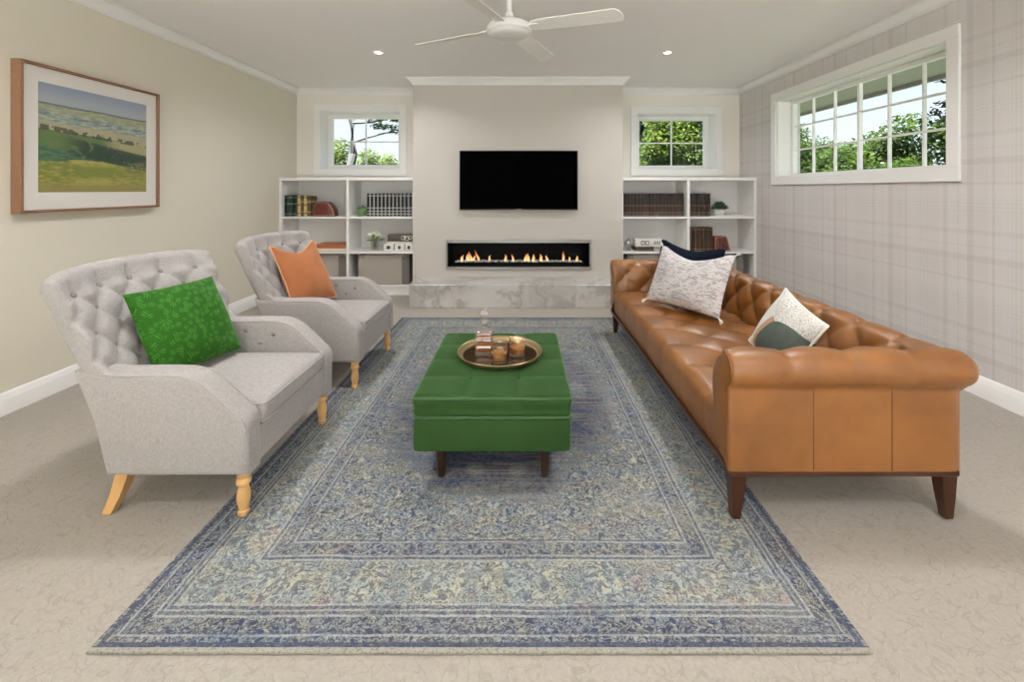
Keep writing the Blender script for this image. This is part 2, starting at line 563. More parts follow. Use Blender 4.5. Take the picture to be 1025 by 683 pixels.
with Mat('white_dashed_cotton') as m:
    c = coords(); x, y, z = sep(c)
    def dashes(ph0, P, sx, cut):
        wy = y + (noise(vmath('MULTIPLY', c, (9, 9, 1)), 1.0, 2) - .5) * .022 + ph0
        row = (wy / P).floor(); ph = (wy / P).frac()
        n = noise(comb(x * sx, row * 7.31, ph0 * 100.0), 1.0, 2, .6)
        return sstep((ph - .5).abs(), .30, .16) * sstep(n, cut, cut + .06)
    d1 = dashes(0.0, .0125, 15.0, .50); d2 = dashes(.0063, .0082, 34.0, .53)
    k = (d1 * (noise(c, 40, 2) * .9 + .35)).max(d2 * .60).clamp()
    m.set(base=mix(k * .85, (0.60, 0.565, 0.555), (0.09, 0.075, 0.085)), rough=.9, spec=.1); m.bump(noise(c, 300, 2), .2, .002)
M['dashed'] = m.m
M['cream'] = plain('cream_cotton', (0.78, 0.74, 0.66), .9, .05, 50)

with Mat('arched_stripe_cotton') as m:
    c = coords(); x, y, z = sep(c)
    # nested corner arches: teal core, tan arc, then a broad cream arc that is speckled along the upper arm
    dx = ((.19 - x) / .38).max(0.0); dy = ((y + .165) / .33).max(0.0)
    r = mth('POWER', dx.pow(3.2) + dy.pow(3.2), 1 / 3.2)
    speck = sstep(noise(c, 150, 3, .7), .49, .58)
    core = mix(noise(c, 50, 2), (0.066, 0.082, 0.070), (0.105, 0.125, 0.108))
    tan = mix(noise(c, 60, 2), (0.36, 0.21, 0.13), (0.45, 0.28, 0.18))
    cream = mix(noise(c, 60, 2), (0.55, 0.54, 0.50), (0.64, 0.63, 0.595))
    side = sstep(dx - dy, -.06, .02)
    speckled = mix(speck * .7, cream, (0.20, 0.155, 0.12))
    inner = mix(side, core, tan)
    outer = mix(side, speckled, cream)
    col = mix(r.gt(.70 - side * .0), core, inner)
    col = mix(r.gt(side * .09 + .70), col, outer)
    m.set(base=col, rough=.9, spec=.1); m.bump(noise(c, 220, 2), .25, .002)
M['arched'] = m.m
M['creampipe'] = plain('cream_edging', (0.76, 0.73, 0.66), .9, .05, 50)

# stone, metal, glass ------------------------------------------------
with Mat('grey_veined_marble') as m:
    c = coords(); w = vmath('ADD', c, vmath('MULTIPLY', vmath('SUBTRACT', noisec(c, 2.2, 4), (.5, .5, .5)), (.9, .9, .9)))
    n = noise(w, 1.6, 5, .62); v = sstep((noise(vmath('MULTIPLY', w, (1.8, 1, 1.2)), 1.0, 4, .6) - .5).abs(), .050, .0)
    x, y, z = sep(w)
    v2 = sstep(((x * 5.0 + z * 7.0 + n * 4.0).sin()).abs(), .12, .0)
    base = mix(sstep(n, .35, .65), (0.42, 0.395, 0.37), (0.58, 0.555, 0.525))
    base = mix(v * .55, base, (0.27, 0.25, 0.23)); base = mix(v2 * .18, base, (0.70, 0.68, 0.65))
    m.set(base=base, rough=.28, spec=.4)
M['marble'] = m.m
M['steel'] = plain('brushed_steel', (0.36, 0.345, 0.32), .4, .06, 90, metal=.8)
M['blackmetal'] = plain('black_metal', (0.004, 0.004, 0.0045), .5, .2, 20, spec=.1)
M['screen'] = plain('black_screen', (0.0012, 0.0012, 0.0015), .5, .1, 3, spec=.0)
M['bezel'] = plain('black_bezel', (0.010, 0.010, 0.011), .35, .1, 20)
M['chrome'] = plain('chrome', (0.75, 0.75, 0.75), .15, .02, 30, metal=1.0)
with Mat('antique_brass') as m:
    c = coords(); n = noise(c, 30, 3)
    m.set(base=mix(n, (0.34, 0.25, 0.12), (0.48, 0.37, 0.20)), rough=.3, metal=.9)
M['brass'] = m.m
with Mat('bronze_mirror_tray') as m:
    c = coords(); n = noise(c, 8, 2)
    m.set(base=mix(n, (0.13, 0.075, 0.035), (0.19, 0.115, 0.06)), rough=.10, metal=.75)
M['traymirror'] = m.m

def clear_glass(name, tint=(1, 1, 1), refl=.5):
    m = bpy.data.materials.new(name); m.use_nodes = True; nt = m.node_tree; nt.nodes.clear(); T.nt = nt
    out = nd('ShaderNodeOutputMaterial'); tr = nd('ShaderNodeBsdfTransparent'); gl = nd('ShaderNodeBsdfGlossy')
    tr.inputs[0].default_value = (*tint, 1); gl.inputs['Roughness'].default_value = .02
    gl.inputs[0].default_value = (.9, .9, .9, 1)
    fr = nd('ShaderNodeLayerWeight'); fr.inputs['Blend'].default_value = .5
    mx = nd('ShaderNodeMixShader'); plug(mx.inputs[0], (E(fr.outputs['Facing']).pow(4.0) * .55 + .05) * refl)
    nt.links.new(tr.outputs[0], mx.inputs[1]); nt.links.new(gl.outputs[0], mx.inputs[2]); nt.links.new(mx.outputs[0], out.inputs[0])
    return m
M['pane'] = clear_glass('window_glass', (.98, .99, .985), .15)
def cut_crystal():
    m = bpy.data.materials.new('cut_crystal'); m.use_nodes = True; nt = m.node_tree; nt.nodes.clear(); T.nt = nt
    out = nd('ShaderNodeOutputMaterial'); tr = nd('ShaderNodeBsdfTransparent'); gl = nd('ShaderNodeBsdfGlossy')
    tr.inputs[0].default_value = (.95, .94, .93, 1); gl.inputs['Roughness'].default_value = .06; gl.inputs[0].default_value = (1, .97, .93, 1)
    c = coords(); x, y, z = sep(c)
    ang = mth('ARCTAN2', y, x)
    facet = ((ang * 5.0 + z * 75.0).sin() * (ang * 5.0 - z * 75.0).sin())
    b = nd('ShaderNodeBump'); b.inputs['Strength'].default_value = .5; b.inputs['Distance'].default_value = .004
    plug(b.inputs['Height'], facet); nt.links.new(b.outputs[0], gl.inputs['Normal'])
    lw = nd('ShaderNodeLayerWeight'); lw.inputs['Blend'].default_value = .5
    mx = nd('ShaderNodeMixShader'); plug(mx.inputs[0], (E(lw.outputs['Facing']).pow(3.0) * .5 + .16 + sstep(facet, .3, .8) * .05).clamp())
    nt.links.new(tr.outputs[0], mx.inputs[1]); nt.links.new(gl.outputs[0], mx.inputs[2]); nt.links.new(mx.outputs[0], out.inputs[0])
    return m
M['crystal'] = cut_crystal()
M['whisky'] = clear_glass('amber_whisky', (.62, .20, .045), 1.0)
with Mat('deep_whisky') as m:
    c = coords(); n = noise(c, 30, 2)
    m.set(base=mix(n, (0.16, 0.036, 0.010), (0.27, 0.075, 0.020)), rough=.15, spec=.5)
M['deepwhisky'] = m.m
M['goldwhisky'] = plain('golden_whisky', (0.46, 0.17, 0.038), .15, .2, 30)

# shelf things --------------------------------------------------------
def book_mat(name, cover, bandcol, spine2=None, bands=((.25, .02), (.55, .012), (.62, .012)), zh=.29, stripe=0.0):
    """spine with raised bands; object z is height above the shelf"""
    with Mat(name) as m:
        c = coords(); x, y, z = sep(c)
        b = None
        for f, w in bands:
            k = band(z, f * zh, w * zh, .002); b = k if b is None else b.max(k)
        n = noise(c, 40, 3)
        base = mix(n, tuple(q * .8 for q in cover), tuple(q * 1.2 for q in cover))
        if spine2 is not None:
            base = mix(band(z, .30 * zh, .11 * zh, .003), base, spine2)
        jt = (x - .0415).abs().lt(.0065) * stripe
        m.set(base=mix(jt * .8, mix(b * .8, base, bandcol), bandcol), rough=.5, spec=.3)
    return m.m
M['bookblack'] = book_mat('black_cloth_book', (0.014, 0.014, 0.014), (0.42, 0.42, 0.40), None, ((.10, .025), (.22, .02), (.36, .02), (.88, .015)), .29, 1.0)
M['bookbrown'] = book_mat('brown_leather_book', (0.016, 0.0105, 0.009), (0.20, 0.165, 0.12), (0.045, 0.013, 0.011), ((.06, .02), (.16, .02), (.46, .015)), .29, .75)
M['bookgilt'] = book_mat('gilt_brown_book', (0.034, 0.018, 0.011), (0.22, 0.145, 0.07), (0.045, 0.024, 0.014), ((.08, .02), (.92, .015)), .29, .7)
M['bookgreen'] = book_mat('bottle_green_book', (0.012, 0.030, 0.022), (0.16, 0.18, 0.10), None, ((.12, .02), (.6, .03), (.9, .02)), .26)
M['bookcream'] = book_mat('cream_gilt_book', (0.50, 0.37, 0.17), (0.18, 0.10, 0.04), None, ((.15, .03), (.55, .04), (.9, .03)), .26)
M['bookolive'] = book_mat('olive_book', (0.12, 0.09, 0.045), (0.45, 0.33, 0.12), None, ((.2, .03), (.7, .05)), .26)
M['bookrust'] = plain('orange_cloth_book', (0.56, 0.21, 0.065), .6, .1, 30)
M['booktan'] = plain('brown_orange_book', (0.40, 0.135, 0.05), .6, .1, 30)
M['paper'] = plain('book_pages', (0.72, 0.68, 0.58), .8, .05, 80)
M['pagesgrey'] = plain('silvered_page_edges', (0.42, 0.41, 0.39), .5, .06, 80)
M['oxblood'] = plain('oxblood_leather', (0.105, 0.020, 0.014), .35, .2, 12, bump=.1)
M['felt'] = plain('grey_felt', (0.40, 0.355, 0.315), .95, .08, 60, bump=.3)
M['feltdark'] = plain('dark_grey_felt', (0.185, 0.17, 0.155), .95, .1, 60, bump=.3)
M['greenceramic'] = plain('green_glaze', (0.105, 0.18, 0.065), .3, .15, 12)
M['petal'] = plain('white_petals', (0.78, 0.79, 0.62), .7, .08, 40)
M['leafgreen'] = plain('leaf_green', (0.10, 0.20, 0.045), .5, .3, 30)
M['succulent'] = plain('succulent_green', (0.045, 0.10, 0.055), .5, .3, 30)
M['stem'] = plain('green_stems', (0.13, 0.20, 0.07), .6, .2, 30)
M['ceramic'] = plain('white_ceramic', (0.78, 0.77, 0.74), .3, .02, 20)
M['dial'] = plain('dark_dial', (0.06, 0.055, 0.05), .4, .1, 20)
M['darkbox'] = plain('dark_brown_box', (0.085, 0.065, 0.05), .5, .15, 25)
M['silverball'] = plain('mercury_glass', (0.42, 0.41, 0.39), .25, .15, 25, metal=.6)
M['pebble'] = plain('clear_fire_pebbles', (0.62, 0.60, 0.58), .2, .3, 60)

def emit_mat(name, rgb, st):
    with Mat(name) as m:
        c = coords(); n = noise(c, 10, 2)
        m.set(base=(0.8, 0.8, 0.8), emit=mix(n, rgb, tuple(x * .95 for x in rgb)), estr=st)
    return m.m
M['lampglow'] = emit_mat('downlight_lens', (1.0, .93, .82), 6.0)
with Mat('flame') as m:
    c = coords(); x, y, z = sep(c)
    h = (z / .10).clamp()
    m.set(base=(0, 0, 0), emit=mix(h, (1.0, .66, .30), (1.0, .28, .07)), estr=mth('MULTIPLY', 1.0 - h * .8, 1.5))
M['flame'] = m.m

# landscape print -----------------------------------------------------
def landscape(W, H):
    with Mat('landscape_print') as m:
        c = coords(); x, y, z = sep(c)
        u = y / W + .5; v = z / H + .5
        P = comb(u * 1.4, v, 0.0)
        n1 = noise(comb(u * 3.0, v * .5, 0.3), 1.0, 4, .6) - .5
        n2 = noise(comb(u * 9.0, v * 3.0, 2.0), 1.0, 4, .6) - .5
        n3 = noise(comb(u * 30.0, v * 30.0, 5.0), 1.0, 3, .6)
        dab = noise(comb(u * 12.0, v * 45.0, 1.0), 1.0, 3, .6)
        def above(line, soft=.006): return sstep(v - line, -soft, soft)
        sky = mix(sstep(v, .84, 1.0), (0.34, 0.365, 0.39), (0.25, 0.30, 0.38))
        sky = mix(sstep(dab, .5, .7) * .5, sky, (0.33, 0.37, 0.41))
        hills = mix(sstep(dab, .4, .6), (0.26, 0.28, 0.18), (0.35, 0.345, 0.22))
        mid = mix(sstep(dab, .4, .62), (0.20, 0.25, 0.24), (0.36, 0.40, 0.30))
        strip = mix(sstep(dab, .4, .6), (0.40, 0.34, 0.25), (0.33, 0.32, 0.19))
        slope = mix(sstep(u + n2 * .4, .45, .75), mix(dab, (0.075, 0.125, 0.050), (0.14, 0.19, 0.07)), (0.33, 0.31, 0.17))
        low = mix(sstep(dab, .35, .65), (0.045, 0.10, 0.085), (0.10, 0.17, 0.07))
        field = mix(sstep(dab + n1, .35, .65), (0.17, 0.19, 0.045), (0.34, 0.30, 0.09))
        field = mix(sstep(v, .12, .02), field, (0.25, 0.21, 0.075))
        field = mix(band(v, .20 + .0, .03, .06) * sstep(n1, -.05, .1) * .7, field, (0.12, 0.16, 0.035))
        col = field
        l5 = .31 + n1 * .10 - (u - .3).abs() * .06; col = mix(above(l5), col, low)
        l4 = .42 + n1 * .08 - u * .02; col = mix(above(l4, .02), col, slope)
        l3 = .585 - u * .06 + n1 * .05; col = mix(above(l3), col, strip)
        l2 = .66 - u * .05 + n1 * .04; col = mix(above(l2), col, mid)
        l1 = .755 - u * .03 + n1 * .06; col = mix(above(l1), col, hills)
        l0 = .82 + n1 * .03 - u * .01; col = mix(above(l0), col, sky)
        far = band(v, l0 - .006, .006, .006); col = mix(far * .75, col, (0.09, 0.12, 0.15))
        # tree masses
        blob = noise(comb(u * 13.0, v * 9.0, 7.0), 1.0, 2, .6)
        t1 = band(v, .385 - (u - .6) * .16, .070, .03) * sstep(u, .12, .4) * sstep(blob, .37, .43)
        col = mix(t1 * .92, col, mix(n3, (0.016, 0.030, 0.032), (0.055, 0.085, 0.05)))
        t2 = band(v, .60 - u * .075, .018, .012) * sstep(blob, .46, .52)
        col = mix(t2 * .85, col, (0.055, 0.055, 0.045))
        t3 = band(v, .265 + (u - .9) * .1, .05, .02) * sstep(u, .74, .8) * sstep(blob, .42, .5)
        col = mix(t3 * .8, col, (0.16, 0.15, 0.07))
        t4 = band(v, .72 - u * .04, .010, .008) * sstep(blob, .5, .56)
        col = mix(t4 * .6, col, (0.12, 0.13, 0.12))
        m.set(base=col, rough=.55, spec=.2)
    return m.m
M['mat_board'] = plain('cream_mat_board', (0.70, 0.665, 0.62), .8, .015, 10)

# outside -------------------------------------------------------------
def leaf_mat(name, a, b, c3):
    with Mat(name) as m:
        c = coords(); n = noise(c, 9, 2); n2 = noise(c, 2.2, 2)
        a, b, c3 = [tuple(q * .36 for q in t) for t in (a, b, c3)]
        col = mix(sstep(n, .35, .65), a, b); col = mix(sstep(n2, .5, .7) * .7, col, c3)
        col = mix(0.0, col, col)
        m.set(base=col, rough=.7, spec=.08)
        tl = nd('ShaderNodeBsdfTranslucent'); plug(tl.inputs[0], mix(.5, col, tuple(min(1, q * 1.6) for q in c3)))
        ms = nd('ShaderNodeMixShader'); ms.inputs[0].default_value = .45
        m.nt.links.new(m.b.outputs[0], ms.inputs[1]); m.nt.links.new(tl.outputs[0], ms.inputs[2]); m.nt.links.new(ms.outputs[0], m.out.inputs[0])
    return m.m
M['leafA'] = leaf_mat('mid_green_leaves', (0.020, 0.050, 0.010), (0.062, 0.118, 0.020), (0.12, 0.18, 0.03))
M['leafB'] = leaf_mat('lush_leaves', (0.036, 0.085, 0.016), (0.125, 0.20, 0.034), (0.25, 0.31, 0.06))
M['leafC'] = leaf_mat('blue_green_leaves', (0.008, 0.020, 0.012), (0.020, 0.042, 0.024), (0.036, 0.062, 0.028))
M['bark'] = plain('grey_bark', (0.030, 0.027, 0.025), .9, .3, 12, bump=.5, bscale=40)
M['lawn'] = plain('grass_ground', (0.028, 0.036, 0.018), .95, .3, 3)
M['eave'] = plain('eave_board', (0.40, 0.365, 0.35), .7, .04, 2)
M['bounce_slab'] = plain('bounce_paving', (0.80, 0.79, 0.775), .9, .08, 4)  # kept pale so the added slab outside bounces sun onto the ceiling
# ------------------------------------------------------------------ room
H = 2.64
XL, XR, YB, YF = -2.997, 2.882, 5.90, -3.30
BX0, BX1, BY = -1.312, 1.203, 5.33        # chimney breast
WT = 0.26

def wall_with_holes(name, axis, at, thick, a0, a1, z0, z1, holes, mat):
    """axis 'x': wall plane x=at, runs along y; 'y': plane y=at, runs along x; thick signed (outward)"""
    mb = MB()
    xs = sorted({a0, a1, *[h[0] for h in holes], *[h[1] for h in holes]})
    zs = sorted({z0, z1, *[h[2] for h in holes], *[h[3] for h in holes]})
    def solid(i, j):
        if not (0 <= i < len(xs) - 1 and 0 <= j < len(zs) - 1): return False
        cx = (xs[i] + xs[i+1]) / 2; cz = (zs[j] + zs[j+1]) / 2
        return not any(h[0] < cx < h[1] and h[2] < cz < h[3] for h in holes)
    vc = {}
    def vt(a, z, t):
        k = (round(a, 5), round(z, 5), round(t, 5))
        if k not in vc:
            vc[k] = mb.bm.verts.new((at + t, a, z) if axis == 'x' else (a, at + t, z))
        return vc[k]
    for i in range(len(xs) - 1):
        for j in range(len(zs) - 1):
            if not solid(i, j): continue
            A, B, C, D = xs[i], xs[i+1], zs[j], zs[j+1]
            for t in (0, thick): mb.face([vt(A, C, t), vt(B, C, t), vt(B, D, t), vt(A, D, t)])
            for (di, dj), (p, q) in (((-1,0),((A,C),(A,D))), ((1,0),((B,C),(B,D))), ((0,-1),((A,C),(B,C))), ((0,1),((A,D),(B,D)))):
                if not solid(i + di, j + dj):
                    mb.face([vt(*p, 0), vt(*q, 0), vt(*q, thick), vt(*p, thick)])
    o = mb.build(name, mat, smooth=False); o['kind'] = 'structure'
    return o

W1 = (-2.675, -1.625, 1.570, 2.342)     # back wall, beside the breast
W2 = (1.525, 2.566, 1.572, 2.315)
W3 = (3.006, 5.03, 1.445, 2.306)      # long window in the papered wall
FILL_DOOR = (-2.45, 2.35, 0.02, 2.30)      # wide glazed opening added behind the viewer, unseen, for fill light

wall_with_holes('wall_left', 'x', XL, -WT, YF - WT, YB + WT, 0, H, [], M['wall'])
wall_with_holes('wall_back', 'y', YB, WT, XL, XR, 0, H, [W1, W2], M['backwall'])
wall_with_holes('wall_right', 'x', XR, WT, YF - WT, YB + WT, 0, H, [W3], M['plaid'])
wall_with_holes('wall_rear', 'y', YF, -WT, XL, XR, 0, H, [FILL_DOOR], M['backwall'])
box_thing('floor', (XL - WT, YF - WT, -.12), (XR + WT, YB + WT, 0), M['carpet'])
box_thing('ceiling', (XL - WT, YF - WT, H), (XR + WT, YB + WT, H + .12), M['ceil'])
# chimney breast with the recess of the fire
FX0, FX1, FZ0, FZ1 = -.905, .812, .372, .668
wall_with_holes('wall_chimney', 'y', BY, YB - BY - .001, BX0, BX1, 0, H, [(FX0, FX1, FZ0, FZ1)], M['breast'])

# cornice: a cove profile run along the tops of the walls
COVE = [(0, 0), (0, -.085), (.008, -.085), (.012, -.070), (.026, -.046), (.050, -.024), (.066, -.014), (.066, -.006), (.075, -.006), (.075, 0)]
BASE = [(0, 0), (.018, 0), (.018, .085), (.014, .098), (.009, .108), (.007, .125), (0, .13)]
def run(name, prof, p0, p1, inward, z, mat, m0=0.0, m1=0.0):
    """prof (out, up) swept from p0 to p1; m0/m1 lengthen (+) or shorten (-) the outer side at each end for mitres"""
    p0 = V((*p0, z)); p1 = V((*p1, z)); d = (p1 - p0).normalized(); n = V((*inward, 0))
    mb = MB()
    A = [mb.bm.verts.new(p0 + n * a + V((0, 0, b)) - d * a * m0) for a, b in prof]
    B = [mb.bm.verts.new(p1 + n * a + V((0, 0, b)) + d * a * m1) for a, b in prof]
    k = len(prof); mb.face(A[::-1]); mb.face(B)
    for i in range(k): mb.face([A[i], A[(i+1) % k], B[(i+1) % k], B[i]])
    o = mb.build(name, mat, angle=50); o['kind'] = 'structure'; return o
e = .0005
run('trim_1', COVE, (XL + e, YF), (XL + e, YB), (1, 0), H - e, M['white'], -1, -1)
run('trim_2', COVE, (XL, YB - e), (BX0, YB - e), (0, -1), H - e, M['white'], -1, -1)
run('trim_3', COVE, (BX0 - e, BY), (BX0 - e, YB), (-1, 0), H - e, M['white'], 1, -1)
run('trim_4', COVE, (BX0, BY - e), (BX1, BY - e), (0, -1), H - e, M['white'], 1, 1)
run('trim_5', COVE, (BX1 + e, BY), (BX1 + e, YB), (1, 0), H - e, M['white'], 1, -1)
run('trim_6', COVE, (BX1, YB - e), (XR, YB - e), (0, -1), H - e, M['white'], -1, -1)
run('trim_7', COVE, (XR - e, YF), (XR - e, YB), (-1, 0), H - e, M['white'], -1, -1)
run('trim_8', COVE, (XL, YF + e), (XR, YF + e), (0, 1), H - e, M['white'], -1, -1)
run('baseboard_left', BASE, (XL + e, YF), (XL + e, 5.45), (1, 0), 0.0005, M['white'], -1, 0)
run('baseboard_right', BASE, (XR - e, YF), (XR - e, 5.44), (-1, 0), 0.0005, M['white'], -1, 0)
run('baseboard_rear', BASE, (XL, YF + e), (FILL_DOOR[0] - .08, YF + e), (0, 1), 0.0005, M['white'], -1, 0)
run('baseboard_chimney', BASE, (BX0, BY - e), (-1.245, BY - e), (0, -1), 0.0005, M['white'], 0, 0)

# windows ------------------------------------------------------------
def window(name, hole, to_world, depth, cols, rows, ft, fs, fb, ctr=False, cas=.09, sash2=None):
    """hole (a0,a1,z0,z1); to_world(a, t, z) maps along-wall / outward depth / height"""
    a0, a1, z0, z1 = hole
    root = thing(name, None, None, kind='structure')
    def bars(mb, la, ha, lz, hz, t0, t1, r=.003):
        pts = [to_world(a, t, z) for a in (la, ha) for t in (t0, t1) for z in (lz, hz)]
        lo = [min(p[i] for p in pts) for i in range(3)]; hi = [max(p[i] for p in pts) for i in range(3)]
        mb.box(lo, hi, r, 1)
    c = MB()                       # casing: a picture-frame architrave on the wall face
    for la, ha, lz, hz in ((a0-cas, a1+cas, z1, z1+cas), (a0-cas, a1+cas, z0-cas, z0), (a0-cas, a0, z0, z1), (a1, a1+cas, z0, z1)):
        bars(c, la, ha, lz, hz, -.022, -.001)
    c.build('casing', M['white'], root, angle=30)
    li = MB(); q = .008            # reveal lining
    for la, ha, lz, hz in ((a0, a1, z1-q, z1), (a0, a1, z0, z0+q), (a0, a0+q, z0, z1), (a1-q, a1, z0, z1)):
        bars(li, la, ha, lz, hz, 0.0, depth + .05, .001)
    li.build('reveal', M['white'], root, angle=30)
    f = MB(); g0, g1, h0, h1 = a0 + fs, a1 - fs, z0 + fb, z1 - ft
    for la, ha, lz, hz in ((a0+q, a1-q, h1, z1-q), (a0+q, a1-q, z0+q, h0), (a0+q, g0, h0, h1), (g1, a1-q, h0, h1)):
        bars(f, la, ha, lz, hz, depth, depth + .05)
    f.build('sash_frame', M['white'], root, angle=30)
    mu = MB(); w = .0085
    for i in range(1, cols):
        a = g0 + (g1 - g0) * i / cols
        ww = .015 if (ctr and i * 2 == cols) else w
        bars(mu, a - ww, a + ww, h0, h1, depth + (.0 if ww > w else .008), depth + .036)
    for j in range(1, rows):
        z = h0 + (h1 - h0) * j / rows
        bars(mu, g0, g1, z - w, z + w, depth + .009, depth + .035)
    mu.build('glazing_bars', M['white'], root, angle=30)
    p = MB(); bars(p, g0 - .004, g1 + .004, h0 - .004, h1 + .004, depth + .019, depth + .024, 0)
    p.build('pane', M['pane'], root, smooth=False)
    return root
window('window_1', W1, lambda a, t, z: (a, YB + t, z), .19, 2, 2, .070, .075, .070)
window('window_2', W2, lambda a, t, z: (a, YB + t, z), .19, 2, 2, .070, .078, .060)
window('window_3', W3, lambda a, t, z: (XR + t, a, z), .15, 6, 3, .045, .05, .035, True)
# unseen glazed door added behind the viewer to let fill daylight in
dr = thing('fill_door_1', None, None, kind='structure')
mb = MB(); a0, a1, z0, z1 = FILL_DOOR
for lo, hi in (((a0, YF-.12, z1-.05), (a1, YF-.04, z1)), ((a0, YF-.12, z0), (a1, YF-.04, z0+.04)), ((a0, YF-.12, z0), (a0+.05, YF-.04, z1)), ((a1-.05, YF-.12, z0), (a1, YF-.04, z1)),
               ((a0+1.58, YF-.11, z0), (a0+1.64, YF-.05, z1)), ((a0+3.18, YF-.11, z0), (a0+3.24, YF-.05, z1))): mb.box(lo, hi, .003, 1)
mb.build('door_frame', M['white'], dr, smooth=False)
MB().box((a0+.05, YF-.083, z0+.04), (a1-.05, YF-.077, z1-.05)).build('pane', M['pane'], dr, smooth=False)
mb = MB()
for lo, hi in (((a0-.08, YF+.001, z1), (a1+.08, YF+.02, z1+.08)), ((a0-.08, YF+.001, 0.001), (a0, YF+.02, z1)), ((a1, YF+.001, 0.001), (a1+.08, YF+.02, z1))): mb.box(lo, hi, .003, 1)
mb.build('casing', M['white'], dr, smooth=False)

# outside ------------------------------------------------------------
o = MB().box((-30, -30, -.50), (40, 45, -.40)).build('ground', M['lawn'], smooth=False); o['kind'] = 'structure'
o = MB().box((-9, -16, -.38), (9, YF - WT - .01, -.10)).build('ground_bounce', M['bounce_slab'], smooth=False); o['kind'] = 'structure'  # unseen slab added to bounce sunlight in through the rear door
# the eave that shades the long window
mb = MB(); mb.box((XR + WT + .002, 1.2, 2.40), (XR + WT + .88, 7.2, 2.42)); mb.box((XR + WT + .86, 1.2, 2.36), (XR + WT + .89, 7.2, 2.56))
o = mb.build('roof_eave', M['eave'], smooth=False); o['kind'] = 'structure'

def tree(label, loc, trunk, clumps, leaf, bark='bark', n=900, size=.16, seed=1, name='leafy_tree', branches=()):
    """trunk: (height, radius); clumps: list of (x, y, z, rx, ry, rz) local"""
    rnd = random.Random(seed)
    root = thing(name, label, 'tree', loc, group=None)
    mb = MB(); h, r = trunk
    pts = [(rnd.uniform(-.04, .04) * k, rnd.uniform(-.04, .04) * k, h * k / 6) for k in range(7)]
    mb.tube(pts, r * 1.25, 9, r2=r * .75)
    mb.build('trunk', M[bark], root)
    if branches:
        b2 = MB()
        for bp in branches: b2.tube(bp, .035, 6, r2=.010)
        b2.build('branches', M[bark], root)
    lf = MB(); vol = [c[3] * c[4] * c[5] for c in clumps]; tot = sum(vol)
    for c, v in zip(clumps, vol):
        for k in range(int(n * v / tot)):
            d = V((rnd.gauss(0, 1), rnd.gauss(0, 1), rnd.gauss(0, 1))).normalized() * (rnd.random() ** .4)
            p = V((c[0] + d.x * c[3], c[1] + d.y * c[4], c[2] + d.z * c[5]))
            s = size * rnd.uniform(.6, 1.25)
            R = Matrix.Rotation(rnd.uniform(0, 2*pi), 3, 'Z') @ Matrix.Rotation(rnd.uniform(-.9, .9), 3, 'X') @ Matrix.Rotation(rnd.uniform(-.7, .7), 3, 'Y')
            q = [p + R @ V(t) * s for t in ((0, -.5, 0), (.24, -.1, .05), (.16, .28, .04), (0, .55, -.06), (-.16, .28, .04), (-.24, -.1, .05))]
            vs = [lf.bm.verts.new(t) for t in q]
            lf.face([vs[0], vs[1], vs[2], vs[3]]); lf.face([vs[0], vs[3], vs[4], vs[5]])
    lf.build('foliage', M[leaf], root, smooth=False, normals=False)
    return root

def clumps(rnd, n, cx, cy, cz, R, r):
    out = []
    for k in range(n):
        d = V((rnd.gauss(0, 1), rnd.gauss(0, 1), rnd.gauss(0, .8))).normalized() * R * rnd.random() ** .5
        s = r * rnd.uniform(.7, 1.2)
        out.append((cx + d.x, cy + d.y, cz + d.z, s, s, s * .75))
    return out
R_ = random.Random(5)
# seen through the long window in the papered wall
tree('tall leafy tree filling the end panes of the long window above the closer sofa arm', (8.2, 8.2, -.4), (4.0, .10), clumps(R_, 14, 0, 0, 4.3, 1.0, .6) + clumps(R_, 12, 0, 0, 2.7, 1.0, .6), 'leafA', n=13000, size=.12, seed=3)
tree('bushy mid green tree seen low through the middle of the long window', (9.6, 11.9, -.4), (2.4, .09), clumps(R_, 16, 0, 0, 2.5, 1.15, .6), 'leafA', n=9500, size=.13, seed=4)
tree('broad ragged tree behind the long window, next to the bushy mid green one', (9.7, 15.6, -.4), (2.6, .10), clumps(R_, 18, 0, 0, 3.0, 1.3, .65) + clumps(R_, 8, -.2, 0, 1.9, 1.2, .6), 'leafA', n=11000, size=.14, seed=5)
# behind the small window over the brown books
tree('lush sunlit tree filling the small window above the brown books', (3.35, 9.2, -.4), (2.4, .10), clumps(R_, 22, 0, 0, 2.75, 1.1, .5), 'leafB', n=15000, size=.085, seed=7)
tree('dark tree behind the lush one outside the small window above the brown books', (4.4, 14.0, -.4), (2.4, .12), clumps(R_, 20, 0, 0, 3.0, 1.8, .8), 'leafC', n=8000, size=.2, seed=8)
# behind the small window over the black books
tree('bare grey trunk with dark high branches outside the window above the black books', (-3.87, 10.0, -.4), (5.0, .095),
     [(.75, 0, 3.12, .34, .2, .07), (1.15, 0, 3.02, .28, .2, .08), (.55, .1, 3.3, .22, .2, .06), (1.05, .1, 3.28, .25, .2, .05), (1.3, 0, 2.8, .16, .2, .10), (1.32, 0, 2.45, .12, .2, .12), (.45, 0, 3.36, .15, .2, .05)],
     'leafC', n=520, size=.10, seed=9,
     branches=[[(0, 0, 2.75), (.4, 0, 2.88), (.8, 0, 2.98), (1.4, 0, 3.0)], [(.02, 0, 3.2), (.5, 0, 3.22), (.9, .05, 3.38), (1.2, .1, 3.5)]])
tree('yellow green shrub at the foot of the grey trunk outside the small window', (-4.15, 11.6, -.4), (1.6, .05), [(-.62, 0, 2.55, .38, .3, .50), (.14, 0, 2.40, .30, .3, .40), (.64, 0, 2.28, .28, .3, .38), (-.1, 0, 2.0, 1.0, .4, .35)], 'leafB', n=6500, size=.085, seed=10, name='leafy_shrub')
